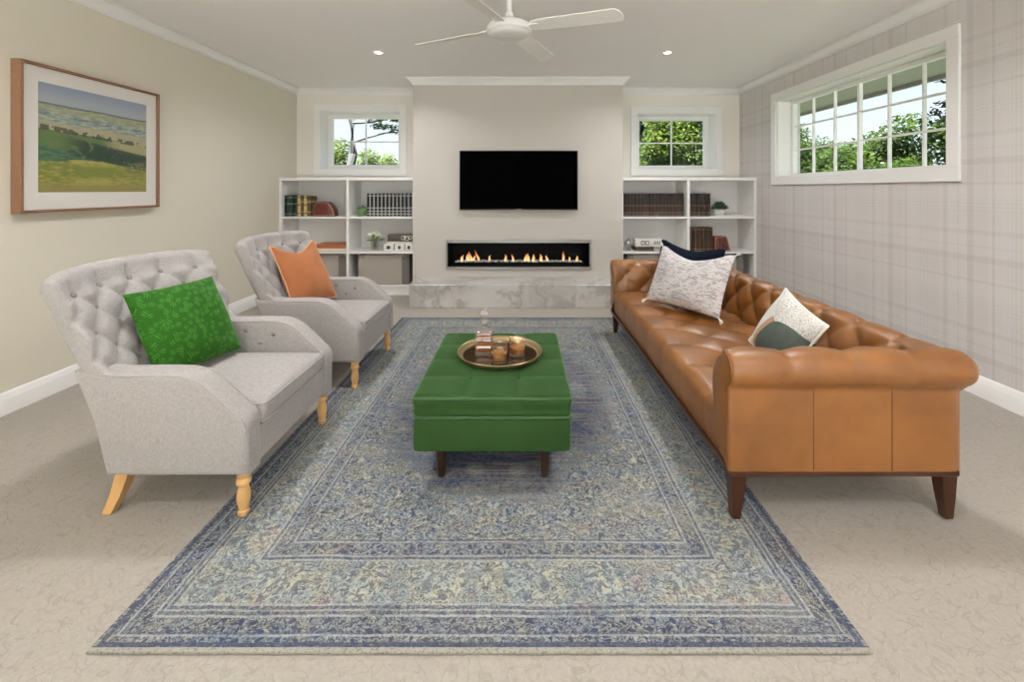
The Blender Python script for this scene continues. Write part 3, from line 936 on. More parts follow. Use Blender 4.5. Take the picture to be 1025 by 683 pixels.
# ------------------------------------------------------------------ rug
RUGC = (-.1195, 2.870)
def rug():
    mb = MB()
    mb.block((-1.10, -1.63, 0.0008), (1.10, 1.63, .011), .004, .2)
    o = mb.build('area_rug', M['rug'], loc=(RUGC[0], RUGC[1], 0))
    setp(o, 'large faded blue and cream oriental rug lying on the cream carpet', 'rug')
rug()

# ------------------------------------------------------------------ sofa
def sweep(mb, prof, u0, u1, nu, mp, disp=None, rnd0=0.0, rnd1=0.0, cap=True, step=.02):
    """open 2-D profile [(a,b)] swept along u; disp(u, s, L)-> inward offset; rounded ends"""
    pts, L = resample(prof, step); n = len(pts); P = [p for p, s in pts]; S = [s for p, s in pts]
    N = []
    for i in range(n):
        t = (P[min(i+1, n-1)] - P[max(i-1, 0)]).normalized(); N.append(V((-t.y, t.x)))
    cx = sum(p.x for p in P) / n; cy = sum(p.y for p in P) / n
    rings = []
    us = []
    for k in range(nu + 1): us.append(u0 + (u1 - u0) * k / nu)
    if rnd0 > 0: us = [u0 + rnd0 * (1 - cos(pi/2*k/4)) for k in range(4)] + [u for u in us if u >= u0 + rnd0]
    if rnd1 > 0: us = [u for u in us if u <= u1 - rnd1] + [u1 - rnd1 * (1 - sin(pi/2*k/4)) for k in range(1, 5)]
    for u in us:
        ins = 0.0
        if rnd0 > 0 and u < u0 + rnd0: d = u0 + rnd0 - u; ins = rnd0 - sqrt(max(0, rnd0**2 - d**2))
        if rnd1 > 0 and u > u1 - rnd1: d = u - (u1 - rnd1); ins = rnd1 - sqrt(max(0, rnd1**2 - d**2))
        ring = []
        for i in range(n):
            off = -ins * .6
            if disp: off -= disp(u, S[i], L)
            q = P[i] + N[i] * off
            ring.append(mb.bm.verts.new(mp(u, q.x, q.y)))
        rings.append(ring)
    for A, B in zip(rings, rings[1:]):
        for i in range(n - 1): mb.face([A[i], A[i+1], B[i+1], B[i]])
    if cap: mb.face(rings[0]); mb.face(rings[-1][::-1])
    return P, N, S, L

SOFA = V((.80, 1.722, 0)); SL = 2.325; SD = .900
def build_sofa():
    root = thing('sofa', 'long tan leather sofa with tufted seat, rolled arms and dark wooden legs on the rug', 'sofa', (SOFA.x + SD/2, SOFA.y + SL/2, 0))
    O = V((-SD/2, -SL/2, 0))
    # profile: outer panel up, round the roll, down the tufted inner slope
    r, cp, cz = .076, .042, .596
    PROF = [(0, .207), (0, .38), (0, .534)] + arc(cp, cz, r, 236, 90, 16) + [(.075, .668), (.102, .640), (.125, .592), (.148, .52), (.167, .44), (.178, .33)]
    # profile runs clockwise seen along u, so the outside is on its left
    pts, L = resample(PROF, .018)
    s_top = None
    for p, s in pts:
        if s_top is None and p.x > cp: s_top = s
    PU, PV, D = .2435, .130, .036
    S0 = s_top + .030
    def tuft_disp(off, roll=1.0):
        def f(u, s, L):
            w = max(0.0, min(1.0, (s - (s_top - .21)) / .05))
            if w <= 0: return 0.0
            a = (u - off) / PU + (s - S0) / (2 * PV); b = (u - off) / PU - (s - S0) / (2 * PV)
            t = tuft(a, b, .42)
            up = s < S0          # above the first row only the straight pleats run over the roll
            if up:
                f1 = abs(sin(pi * (u - off) / PU)) ** .22
                k = min(1, (S0 - s) / .03); t = t * (1 - k) + f1 * k
                D2 = D * (1 - .72 * min(1, (S0 - s) / .20)) * (1 - (1 - roll) * min(1, (S0 - s) / .03))
            else: D2 = D
            return D2 * (1 - t) * w - .012 * w * (0 if up else 1)
        return f
    def btn_positions(off, u0, u1, P, N, S, rows=3):
        out = []
        for row in range(rows):
            s = S0 + row * PV
            uo = off + (0 if row % 2 == 0 else PU / 2)
            k = math.ceil((u0 - uo) / PU)
            while uo + k * PU < u1:
                u = uo + k * PU; k += 1
                i = min(range(len(S)), key=lambda q: abs(S[q] - s))
                out.append((u, P[i] - N[i] * (D - .006), N[i]))
        return out
    bme = MB(); bme.ell((0, 0, 0), (.0135, .0135, .006), 10, 6); bmesh_btn = bme.mesh('button')
    def button(parent, pos, nrm):
        q = V((0, 0, 1)).rotation_difference(nrm).to_euler()
        link('button', bmesh_btn, M['leatherbutton'], parent, pos, q)
    # arms run along x at each end; the back along y
    for side in (0, 1):
        def mp(u, p, z, side=side):
            if z < .532: u = u * .924 / .972        # the roll runs past the end panel
            return O + V((u, p if side == 0 else SL - p, z))
        mb = MB(); off = .230
        P, N, S, LL = sweep(mb, PROF, 0.0, .972, 60, mp, tuft_disp(off, .85), .02, .07, step=.016)
        arm = mb.build('armrest', M['leather'], root, angle=60)
        for u, q, n2 in btn_positions(off, .05, .66 if side == 0 else .62, P, N, S):
            if u > .72: continue
            button(arm, mp(u, q.x, q.y), V((0, n2.x if side == 0 else -n2.x, n2.y)))
        if side == 0:          # upright seams of the end panel
            for u in (.345, .665):
                sm = MB(); sm.tube([mp(u, .0004, z) for z in (.212, .30, .40, .50, .531)], .0022, 6)
                sm.build('panel_seam', M['leatherbutton'], arm)
            pp = MB(); pts2 = [mp(-.002, a, b) for a, b in [(.012, .25), (.012, .40), (.012, .532)] + arc(cp, cz, r - .008, 236, 90, 12)]
            pp.tube(pts2, .004, 6); pp.build('front_piping', M['leatherpipe'], arm)
    def mpb(u, p, z): return O + V((SD - p, u, z))
    mb = MB(); offb = .21
    P, N, S, LL = sweep(mb, PROF, .03, SL - .03, 150, mpb, tuft_disp(offb), 0, 0, step=.016)
    back = mb.build('backrest', M['leather'], root, angle=60)
    for u, q, n2 in btn_positions(offb, .16, SL - .16, P, N, S):
        button(back, mpb(u, q.x, q.y), V((-n2.x, 0, n2.y)))
    # corners: a ball closes the two rolls where arm and back meet
    for yy in (cp, SL - cp):
        pass
    # tufted bench seat with a rounded waterfall front
    SP = [(.012, .207), (.004, .27)] + [(.0, .33)] + arc(.055, .355, .055, 180, 90, 8) + [(.14, .4145), (.30, .417), (.50, .415), (.72, .405)]
    spts, SLn = resample(SP, .017)
    s_front = next(s for p, s in spts if p.x > .05)
    QU, QV, DS = .30, .165, .032
    Q0 = s_front + .11
    def sdisp(u, s, L):
        a = (u - .27) / QU + (s - Q0) / (2 * QV); b = (u - .27) / QU - (s - Q0) / (2 * QV)
        t = tuft(a, b, .38)
        if s < Q0:
            k = min(1, (Q0 - s) / .05)
            f1 = abs(sin(pi * (u - .27) / QU)) ** .35
            fade = max(.12, 1 - (Q0 - s) / .26)
            return (DS * (1 - (t * (1 - k) + f1 * k))) * fade
        return DS * (1 - t)
    def mps(u, x, z): return O + V((x + .009, u, z))
    mb = MB()
    P, N, S, LL = sweep(mb, SP, .10, SL - .10, 150, mps, sdisp, 0, 0, step=.017)
    seat = mb.build('seat', M['leather'], root, angle=60)
    for row in range(4):
        s = Q0 + row * QV; uo = .27 + (0 if row % 2 == 0 else QU / 2); k = -1
        while uo + k * QU < SL - .16:
            u = uo + k * QU; k += 1
            if u < .22: continue
            i = min(range(len(S)), key=lambda q: abs(S[q] - s))
            if P[i].x > .66: continue
            button(seat, mps(u, *(P[i] - N[i] * (DS - .004))), V((0, 0, 1)))
    MB().box(O + V((.03, .03, .20)), O + V((SD - .03, SL - .03, .32))).build('seat_base', M['leather'], root)
    MB().box(O + V((.002, .002, .185)), O + V((SD - .002, SL - .002, .208)), .003, 1).build('plinth_rail', M['walnut'], root)
    for x, y, sx, sy in ((.044, .036, -1, -1), (.044, SL - .036, -1, 1), (SD - .036, .036, 1, -1), (SD - .036, SL - .036, 1, 1)):
        mb = MB(); rings = []
        for z, h, dx in ((.187, .030, 0), (.10, .023, .003 * sx), (.012, .0165, .007 * sx)):
            rings.append([mb.bm.verts.new(O + V((x + dx + a * h, y + .004 * sy * (1 - z / .19) + b * h, z))) for a, b in ((-1,-1),(1,-1),(1,1),(-1,1))])
        for A, B in zip(rings, rings[1:]):
            for k in range(4): mb.face([A[k], A[(k+1) % 4], B[(k+1) % 4], B[k]])
        mb.face(rings[0]); mb.face(rings[-1])
        bmesh.ops.bevel(mb.bm, geom=[ed for ed in mb.bm.edges if abs((ed.verts[0].co - ed.verts[1].co).z) > .02], offset=.003, segments=2, affect='EDGES')
        mb.build('leg', M['walnut'], root, angle=30)
    return root
build_sofa()

# ------------------------------------------------------------------ armchairs
def build_armchair():
    root = thing('armchair', 'oatmeal linen button back armchair holding the green cushion', 'armchair', (-1.095, 2.11, 0), group='pair of button back armchairs')
    bt = MB(); bt.ell((0, 0, 0), (.013, .013, .006), 10, 6); btn = bt.mesh('button')
    def button(parent, pos, nrm):
        link('button', btn, M['linenbutton'], parent, pos, V((0, 0, 1)).rotation_difference(nrm).to_euler())
    # body under the cushion
    MB().block((-.52, -.375, .188), (.018, .375, .335), .012, .05).build('seat_base', M['linen'], root)
    # arms: a soft slab with a sloping front
    out = [(.030, .188), (.030, .385), (.018, .415), (-.140, .560), (-.205, .588), (-.33, .592), (-.46, .588), (-.56, .598), (-.640, .600), (-.565, .40), (-.520, .188)]
    out = smooth_poly(out, [0, .05, .04, .05, .05, .05, .05, .05, 0, 0, 0])
    for sd in (-1, 1):
        mb = MB()
        def fn(a, b, t, sd=sd):
            fl = .012 * max(0, (b - .19) / .45)       # flares a little towards the top
            return V((a, sd * (t + fl), b))
        mb.soft_prism(out, fn, .285, .395, .026, 5)
        arm = mb.build('armrest', M['linen'], root, angle=50)
        pp = MB()
        top = [p for p in out]
        i0 = 0; path = out[1:40]
        for t in (.389, .291):
            pp = MB(); pp.tube([fn(a - (.0065 if a > 0 else .003), b - .0065, t) for a, b in path], .0042, 6)
            pp.build('piping', M['linenpipe'], arm)
        for x, z in ((-.25, .52), (-.40, .54), (-.32, .475)):
            button(arm, V((x, sd * (.283 + .012 * (z - .19) / .45), z)), V((0, -sd, 0)))
    # tufted back
    PR = [(-.46, .30), (-.50, .36), (-.52, .43), (-.575, .55), (-.64, .67), (-.70, .785), (-.752, .885), (-.772, .925)] + arc(-.816, .930, .044, 15, 155, 10) + [(-.862, .92), (-.79, .76), (-.715, .62), (-.650, .45), (-.615, .30), (-.59, .188)]
    pts, L = resample(PR, .016)
    s_row = min(pts, key=lambda q: (q[0] - V((-.752, .888))).length)[1]
    s_roll = min(pts, key=lambda q: (q[0] - V((-.835, .970))).length)[1]
    PU, PV, D = .170, .088, .034
    def bx(u, x, z):
        k = max(0, min(1, (z - .30) / .6)); w = .380 + .035 * k + .01 * max(0, z - .85) / .1
        au = abs(u) / .43
        xx = x + .115 * au ** 2.2 * (.6 + .4 * k)
        return V((xx, u / .43 * w, z - .018 * au ** 6 * k ** 2 + .006 * k * (1 - au ** 2)))
    def disp(u, s, L):
        if s > s_roll: return 0.0
        a = u / PU + (s - s_row) / (2 * PV); b = u / PU - (s - s_row) / (2 * PV)
        t = tuft(a, b, .42)
        if s > s_row:
            k = min(1, (s - s_row) / .03); f1 = abs(sin(pi * u / PU)) ** .42
            t = t * (1 - k) + f1 * k
            return D * (1 - t) * max(.0, 1 - (s - s_row) / (s_roll - s_row)) ** .7
        return D * (1 - t) - .010
    mb = MB()
    P, N, S, LL = sweep(mb, [V(p) for p in PR][::-1], -.43, .43, 70, bx, lambda u, s, L: disp(u, L - s, L), .03, .03, step=.016)
    back = mb.build('backrest', M['linen'], root, angle=60)
    for row in range(5):
        s = LL - (s_row - row * PV); uo = 0 if row % 2 == 0 else PU / 2
        for k in range(-3, 4):
            u = uo + k * PU
            if abs(u) > .36: continue
            i = min(range(len(S)), key=lambda q: abs(S[q] - s))
            q = P[i] - N[i] * (D - .014)
            button(back, bx(u, q.x, q.y), V((.9, 0, .42)))
    # loose seat cushion
    def crown(p, n):
        e = max(0, 1 - (abs(p.y) / .29) ** 3) * max(0, 1 - abs((p.x + .24) / .30) ** 3)
        if n.z > .5: return p + V((0, 0, .022 * e))
        return p
    mb = MB(); mb.block((-.56, -.282, .335), (.036, .282, .428), .030, .016, crown)
    cu = mb.build('seat_cushion', M['linen'], root, angle=60)
    pp = MB()
    for z in (.418, .346):
        pp.tube([V((-.2, -.281, z)), V((.0, -.281, z)), V((.022, -.277, z)), V((.033, -.262, z)), V((.036, -.2, z)), V((.036, 0, z)), V((.036, .2, z)), V((.033, .262, z)), V((.022, .277, z)), V((.0, .281, z)), V((-.2, .281, z))], .004, 6)
    pp.build('piping', M['linenpipe'], cu)
    # turned front legs, raked square rear legs
    prof = [(.024, .191), (.024, .165), (.019, .160), (.026, .152), (.027, .140), (.020, .132), (.018, .125), (.023, .105), (.0255, .085), (.022, .060), (.017, .040), (.015, .034), (.021, .030), (.0215, .022), (.018, .0125)]
    for y in (-.345, .345):
        MB().lathe([(r, z) for r, z in prof], (-.012, y, 0), 20).build('front_leg', M['oak'], root, angle=50)
        mb = MB(); rings = []
        yy = y * .87
        for z, x, h in ((.192, -.505, .026), (.13, -.520, .024), (.07, -.540, .021), (.001, -.570, .018)):
            rings.append([mb.bm.verts.new((x + a * h, yy * (1 + .05 * (1 - z / .19)) + b * h, z)) for a, b in ((-1,-1),(1,-1),(1,1),(-1,1))])
        for A, B in zip(rings, rings[1:]):
            for k in range(4): mb.face([A[k], A[(k+1) % 4], B[(k+1) % 4], B[k]])
        mb.face(rings[0]); mb.face(rings[-1])
        mb.build('rear_leg', M['oak'], root, angle=30)
    return root
chair = build_armchair()
chair2 = tree_copy(chair); chair2.location = (-1.080, 3.24, 0)
chair2['label'] = 'oatmeal linen button back armchair holding the rust orange cushion, closer to the bookcase'
for ch in chair2.children:      # this chair's back legs stand on the carpet too; nothing to change
    pass

# ------------------------------------------------------------------ cushions
def cushion(name, label, TL, TR, BL, thick, mat, pipe=None, dent=0.0, n=26, seed=0, group=None, pinch=.07, tassel=None):
    """square cushion given three corners of its face (seen from the front)"""
    TL, TR, BL = V(TL), V(TR), V(BL)
    R = (TR - TL); w = R.length; R.normalize()
    U = (TL - BL); U = U - R * U.dot(R); h = U.length; U.normalize()
    Nn = R.cross(U); C = (TR + BL) / 2
    rnd = random.Random(seed); ph = [rnd.uniform(0, 6) for _ in range(6)]
    root_me = MB()
    def pos(u, v, sgn):
        x = u * w / 2 * (1 - pinch * (1 - abs(v) ** 2.2) * abs(u) ** 2) ; y = v * h / 2 * (1 - pinch * (1 - abs(u) ** 2.2) * abs(v) ** 2)
        t = ((1 - abs(u) ** 2.4) * (1 - abs(v) ** 2.4)) ** .55
        z = sgn * thick / 2 * t
        z += .006 * sin(5 * u + ph[0]) * sin(4 * v + ph[1]) * t
        if dent:                      # karate-chop dip in the top edge
            y -= dent * max(0, v) ** 1.5 * (1 - min(1, abs(u) / .85) ** 1.6)
            z += .0
        return V((x, y, z))
    cache = {}
    for sgn in (1, -1):
        for i in range(n + 1):
            for j in range(n + 1):
                u = sin(pi / 2 * (-1 + 2 * i / n)); v = sin(pi / 2 * (-1 + 2 * j / n))
                key = (i, j, 0 if i in (0, n) or j in (0, n) else sgn)
                if key not in cache: cache[key] = root_me.bm.verts.new(pos(u, v, sgn))
        for i in range(n):
            for j in range(n):
                q = [cache[(a, b, 0 if a in (0, n) or b in (0, n) else sgn)] for a, b in ((i, j), (i+1, j), (i+1, j+1), (i, j+1))]
                root_me.face(q if sgn > 0 else q[::-1])
    me = root_me.mesh(name, True, 80)
    o = link(name, me, mat); setp(o, label, 'cushion', group)
    mw = Matrix((( R.x, U.x, Nn.x, C.x), (R.y, U.y, Nn.y, C.y), (R.z, U.z, Nn.z, C.z), (0, 0, 0, 1)))
    o.matrix_world = mw
    if pipe:
        mb = MB(); path = []
        for k in range(4 * n):
            e, t = divmod(k, n); q = sin(pi / 2 * (-1 + 2 * t / n))
            u, v = ((q, -1), (1, q), (-q, 1), (-1, -q))[e]
            path.append(pos(u, v, 0))
        mb.tube(path, .0055, 6, closed=True)
        mb.build('piping', pipe, o)
    if tassel:
        for u, v in ((-1, -1), (1, -1), (1, 1), (-1, 1)):
            mb = MB(); p = pos(u, v, 0); d = V((u, v, 0)).normalized()
            for k in range(7):
                a = d + V((rnd.uniform(-.5, .5), rnd.uniform(-.5, .5), rnd.uniform(-.4, .4)))
                mb.tube([p - d * .004, p + a.normalized() * .018, p + a.normalized() * .034 - V((0, .004, 0))], .003, 5)
            mb.build('corner_tassel', tassel, o)
    return o
cushion('throw_cushion', 'bright green leaf patterned cushion leaning on the button back of the armchair', (-1.745, 1.940, .842), (-1.665, 2.385, .838), (-1.560, 1.900, .468), .15, M['greencushion'], None, 0, seed=1, pinch=.05)
cushion('throw_cushion', 'rust orange velvet cushion with paler piping and a dented top edge', (-1.768, 3.105, .900), (-1.640, 3.495, .900), (-1.560, 3.035, .476), .15, M['rust'], M['rustpipe'], .065, seed=2)
cushion('throw_cushion', 'white cushion with dark broken dashes propped in front of the navy one on the sofa', (1.125, 3.575, .85), (1.46, 3.04, .85), (.965, 3.47, .445), .15, M['dashed'], None, .075, seed=3, pinch=.05, tassel=M['cream'])
cushion('throw_cushion', 'dark navy cushion with a dipped top edge, mostly hidden behind the dashed white one', (1.165, 3.735, .885), (1.490, 3.27, .862), (1.06, 3.66, .46), .12, M['navy'], None, .045, seed=4, pinch=.04)
cushion('throw_cushion', 'cream, tan and teal arched stripe cushion tucked behind the closer sofa arm', (1.350, 2.305, .800), (1.312, 1.935, .722), (1.195, 2.32, .497), .13, M['arched'], M['creampipe'], .0, seed=5)

# ------------------------------------------------------------------ ottoman and drinks
def build_ottoman():
    cx, cy = -.133, 2.36; hw, hl = .346, .43
    root = thing('ottoman', 'square emerald green velvet ottoman with button tufted top and dark legs', 'ottoman', (cx, cy, .0))
    MB().block((-hw, -hl, .156), (hw, hl, .304), .016, .03).build('base', M['velvet'], root, angle=60)
    nx, ny = 3, 4
    def top(p, n):
        if n.z > .4 and p.z > .38:
            a = (p.x / (2 * hw) + .5) * nx; b = (p.y / (2 * hl) + .5) * ny
            ex = min(1, (hw - abs(p.x)) / .02); ey = min(1, (hl - abs(p.y)) / .02)
            ga = abs(sin(pi * a)) ** .35; gb = abs(sin(pi * b)) ** .35
            fa = 1 if round(a) in (0, nx) and abs(a - round(a)) < .5 else 0
            da = 0 if (a < .5 or a > nx - .5) else (1 - ga)
            db = 0 if (b < .5 or b > ny - .5) else (1 - gb)
            d = max(da * 1.9, db) * .009 + da * db * .012
            return p + V((0, 0, .004 - d))
        if abs(n.z) < .4:
            return p + V((n.x, n.y, 0)) * (.0035 * sin(p.z * 70) - .0015 * abs(sin((p.x + p.y) * 46)))
        return p
    mb = MB(); mb.block((-hw - .002, -hl - .002, .307), (hw + .002, hl + .002, .402), .022, .0125, top)
    cu = mb.build('tufted_top', M['velvet'], root, angle=60)
    pp = MB()
    for z in (.391, .309):
        c = .016; X, Y = hw - .001, hl - .001
        loop = []
        for sx, sy in ((1, -1), (1, 1), (-1, 1), (-1, -1)):
            for k in range(5):
                a = math.atan2(sy, sx) + (k - 2) * pi / 8
                loop.append(V((sx * (X - c) + c * cos(a), sy * (Y - c) + c * sin(a), z)))
        pp.tube(loop, .0048, 6, closed=True)
    pp.build('piping', M['velvetpipe'], cu)
    bt = MB(); bt.ell((0, 0, 0), (.010, .010, .005), 10, 6); me = bt.mesh('button')
    for i in range(1, nx):
        for j in range(1, ny):
            if j == 2 : pass
            link('button', me, M['velvet'], cu, V(((i / nx - .5) * 2 * hw, (j / ny - .5) * 2 * hl, .391)))
    for x, y in ((-.232, -.355), (.232, -.355), (-.232, .355), (.232, .355)):
        MB().lathe([(.026, .157), (.0245, .12), (.021, .05), (.019, .016), (.017, .0125)], (x, y, 0), 18).build('leg', M['espresso'], root)
    return root
build_ottoman()

TZ = .4075
def build_tray():
    root = thing('serving_tray', 'round antique brass tray with dark mirrored base on the green ottoman', 'tray', (-.122, 2.405, TZ))
    MB().lathe([(.0, .0), (.200, .0), (.205, .004), (.203, .0062), (0, .0062)], seg=48, caps=False).build('tray_base', M['traymirror'], root)
    mb = MB(); prof = [(.199, .0065), (.208, .006), (.216, .014), (.222, .026), (.2265, .0285), (.2285, .0265), (.226, .022), (.219, .008), (.210, -.0005), (.199, .0)]
    mb.lathe(prof + [prof[0]], seg=64, caps=False).build('rim', M['brass'], root)
    return root
build_tray()
SZ = TZ + .0072
def build_decanter():
    root = thing('decanter', 'square crystal whisky decanter with stopper on the brass tray', 'decanter', (-.205, 2.395, SZ))
    def sq(prof, mat, name, p=None, seg=32):
        mb = MB(); rings = []
        for r, z, k in prof:             # k: 0 round, 1 square
            ring = []
            for i in range(seg):
                a = 2 * pi * (i + .5) / seg; f = max(abs(cos(a)), abs(sin(a)))
                rr = r * ((1 - k) + k * min(1.30, 1 / f) * .94)
                ring.append(mb.bm.verts.new((rr * cos(a), rr * sin(a), z)))
            rings.append(ring)
        for A, B in zip(rings, rings[1:]):
            for i in range(seg): mb.face([A[i], A[(i+1) % seg], B[(i+1) % seg], B[i]])
        mb.face(rings[0][::-1]); mb.face(rings[-1])
        return mb.build(name, mat, p or root, angle=35)
    sq([(.043, 0, 1), (.048, .004, 1), (.050, .02, 1), (.050, .114, 1), (.046, .127, .8), (.031, .141, .4), (.017, .152, 0), (.0155, .176, 0), (.0235, .181, 0), (.0235, .186, 0), (.016, .187, 0)], M['crystal'], 'bottle')
    sq([(.039, .024, 1), (.044, .028, 1), (.044, .098, 1), (.042, .100, 1)], M['deepwhisky'], 'whisky')
    sq([(.010, .184, 0), (.012, .190, 0), (.010, .197, 0), (.020, .207, 1), (.023, .222, 1), (.018, .236, 1), (.006, .240, 1)], M['crystal'], 'stopper')
build_decanter()
def build_tumbler():
    root = thing('whisky_tumbler', 'cut crystal tumbler of whisky on the tray, standing closest to the viewer', 'glass', (-.120, 2.285, SZ), group='whisky tumblers on the tray')
    mb = MB(); seg = 40
    prof = [(.036, 0), (.039, .003), (.041, .02), (.0445, .092), (.043, .093), (.040, .030), (.038, .016), (.0, .014)]
    rings = []
    for i, (r, z) in enumerate(prof):
        rings.append([mb.bm.verts.new(((r * (1 + (.022 * (1 if k % 2 else -1) if i in (2,) else 0))) * cos(2*pi*k/seg), r * (1 + (.022 * (1 if k % 2 else -1) if i == 2 else 0)) * sin(2*pi*k/seg), z)) for k in range(seg)])
    for A, B in zip(rings, rings[1:]):
        for k in range(seg): mb.face([A[k], A[(k+1) % seg], B[(k+1) % seg], B[k]])
    mb.face(rings[0][::-1])
    mb.build('tumbler', M['crystal'], root, angle=25)
    MB().lathe([(.036, .0155), (.0375, .018), (.0400, .050), (.0392, .051)], seg=32).build('whisky', M['goldwhisky'], root, label='amber whisky')
    return root
tb = build_tumbler()
for loc, lab in (((-.028, 2.375, SZ), 'cut crystal tumbler of whisky at the tray side away from the decanter'),):
    t2 = tree_copy(tb); t2.location = loc; t2['label'] = lab
# ------------------------------------------------------------------ fireplace, hearth, television
def build_fire():
    root = thing('fireplace', 'long linear gas fireplace with flames behind a slim steel frame', 'fireplace', ((FX0 + FX1) / 2, BY, .36))
    ox, oz = root.location.x, root.location.z
    L = lambda x, y, z: (x - ox, y - BY, z - oz)
    mb = MB()
    X0, X1, Z0, Z1 = -.918, .826, .342, .702
    for lo, hi in (((X0, BY - .014, Z1 - .040), (X1, BY - .001, Z1)), ((X0, BY - .014, Z0), (X1, BY - .001, Z0 + .034)), ((X0, BY - .014, Z0 + .034), (X0 + .022, BY - .001, Z1 - .040)), ((X1 - .024, BY - .014, Z0 + .034), (X1, BY - .001, Z1 - .040))):
        mb.box(L(*lo), L(*hi), .002, 1)
    mb.build('surround_frame', M['steel'], root, smooth=False)
    mb = MB(); a, b, c0, c1, d = FX0 + .002, FX1 - .002, FZ0 + .002, FZ1 - .002, .30
    t = .006
    for lo, hi in (((a, BY + .001, c0), (b, BY + d, c0 + t)), ((a, BY + .001, c1 - t), (b, BY + d, c1)), ((a, BY + .001, c0), (a + t, BY + d, c1)), ((b - t, BY + .001, c0), (b, BY + d, c1)), ((a, BY + d - t, c0), (b, BY + d, c1))):
        mb.box(L(*lo), L(*hi))
    mb.build('firebox', M['blackmetal'], root, smooth=False)
    MB().box(L(a + .06, BY + .07, c0 + t), L(b - .06, BY + .21, c0 + t + .035), .004, 1).build('burner_tray', M['blackmetal'], root, smooth=False)
    rnd = random.Random(11); mb = MB()
    for k in range(420):
        x = rnd.uniform(a + .09, b - .09); y = rnd.uniform(BY + .085, BY + .195); r = rnd.uniform(.007, .014)
        mb.ell(L(x, y, c0 + t + .038 + rnd.uniform(0, .008)), (r, r * rnd.uniform(.7, 1.1), r * .8), 6, 4)
    mb.build('pebble_bed', M['pebble'], root, smooth=False, kind='stuff')
    zb = c0 + t + .046
    for px, h, w, lean in ((462, .075, .018, .2), (468, .115, .026, .1), (471.5, .09, .018, -.1), (474, .07, .016, .2), (479, .135, .016, -.45), (489.5, .07, .013, .15), (506, .085, .017, .05), (513.5, .085, .014, -.1),
                          (526, .085, .022, .1), (529, .10, .018, -.1), (533.5, .085, .019, .2), (541.5, .09, .02, -.05), (548, .07, .016, -.25), (564, .12, .017, .05), (570, .05, .012, .2), (577.5, .07, .015, 0)):
        x = (px - 523) / 445 * 5.45
        me = MB(); seg = 8; rings = []
        ph = rnd.uniform(0, 6)
        for k in range(9):
            q = k / 8; r = w * (sin(pi * min(1, .18 + q * .82)) ** .8) * (1 - q * .35) if k < 8 else .0008
            cx = lean * h * q ** 1.4 + .008 * sin(q * 7 + ph) * q
            rings.append([me.bm.verts.new((cx + r * cos(2*pi*i/seg), r * .6 * sin(2*pi*i/seg), q * h)) for i in range(seg)])
        for A, B in zip(rings, rings[1:]):
            for i in range(seg): me.face([A[i], A[(i+1) % seg], B[(i+1) % seg], B[i]])
        me.face(rings[0][::-1]); me.face(rings[-1])
        me.build('flame', M['flame'], root, loc=L(x, BY + rnd.uniform(.11, .16), zb))
build_fire()

def build_hearth():
    mb = MB(); mb.box((0, 0, 0), (2.345, BY - 4.86 - .002, .258), .004, 1)
    o = mb.build('hearth_bench', M['marble'], angle=30, loc=(-1.24, 4.86, .001))
    setp(o, 'long low grey veined marble hearth bench under the fireplace', 'hearth')
build_hearth()

def build_tv():
    X0, X1, Z0, Z1 = -.748, .657, 1.060, 1.765; Y = 5.272
    root = thing('wall_mounted_tv', 'large black flat television on the chimney breast above the fire', 'television', ((X0 + X1) / 2, Y, Z0))
    w = (X1 - X0) / 2; h = Z1 - Z0
    MB().box((-w, 0, 0), (w, .038, h), .004, 2).build('casing', M['bezel'], root, angle=30)
    MB().box((-w + .009, -.0012, .016), (w - .009, .001, h - .009)).build('screen', M['screen'], root, smooth=False)
    MB().box((-.028, -.0016, .004), (.028, .001, .0105)).build('badge', M['steel'], root, smooth=False)
    MB().box((-.22, .038, .18), (.22, BY - Y - .001, .52)).build('wall_bracket', M['blackmetal'], root, smooth=False)
build_tv()

# ------------------------------------------------------------------ framed landscape
def build_picture():
    Y0, Y1, Z0, Z1 = 2.60, 3.597, 1.160, 2.070; d = .062
    cy, cz = (Y0 + Y1) / 2, (Z0 + Z1) / 2; W = Y1 - Y0; Hh = Z1 - Z0
    root = thing('framed_picture', 'framed print of rolling green farmland with a wide cream mount on the wall', 'picture', (XL + .001, cy, cz))
    f = .017; mb = MB()
    for lo, hi in (((0, -W/2, Hh/2 - f), (d, W/2, Hh/2)), ((0, -W/2, -Hh/2), (d, W/2, -Hh/2 + f)), ((0, -W/2, -Hh/2 + f), (d, -W/2 + f, Hh/2 - f)), ((0, W/2 - f, -Hh/2 + f), (d, W/2, Hh/2 - f))):
        mb.box(lo, hi, .0015, 1)
    mb.build('frame', M['frameoak'], root, smooth=False)
    MB().box((.002, -W/2 + f, -Hh/2 + f), (.044, W/2 - f, Hh/2 - f)).build('mount', M['mat_board'], root, smooth=False)
    y0, y1, z0, z1 = 2.709, 3.487, 1.284, 1.963
    pw, ph = y1 - y0, z1 - z0
    M['print'] = landscape(pw, ph)
    MB().box((0, -pw/2, -ph/2), (.0012, pw/2, ph/2)).build('landscape_print', M['print'], root, smooth=False, loc=(.0442, (y0 + y1)/2 - cy, (z0 + z1)/2 - cz))
build_picture()

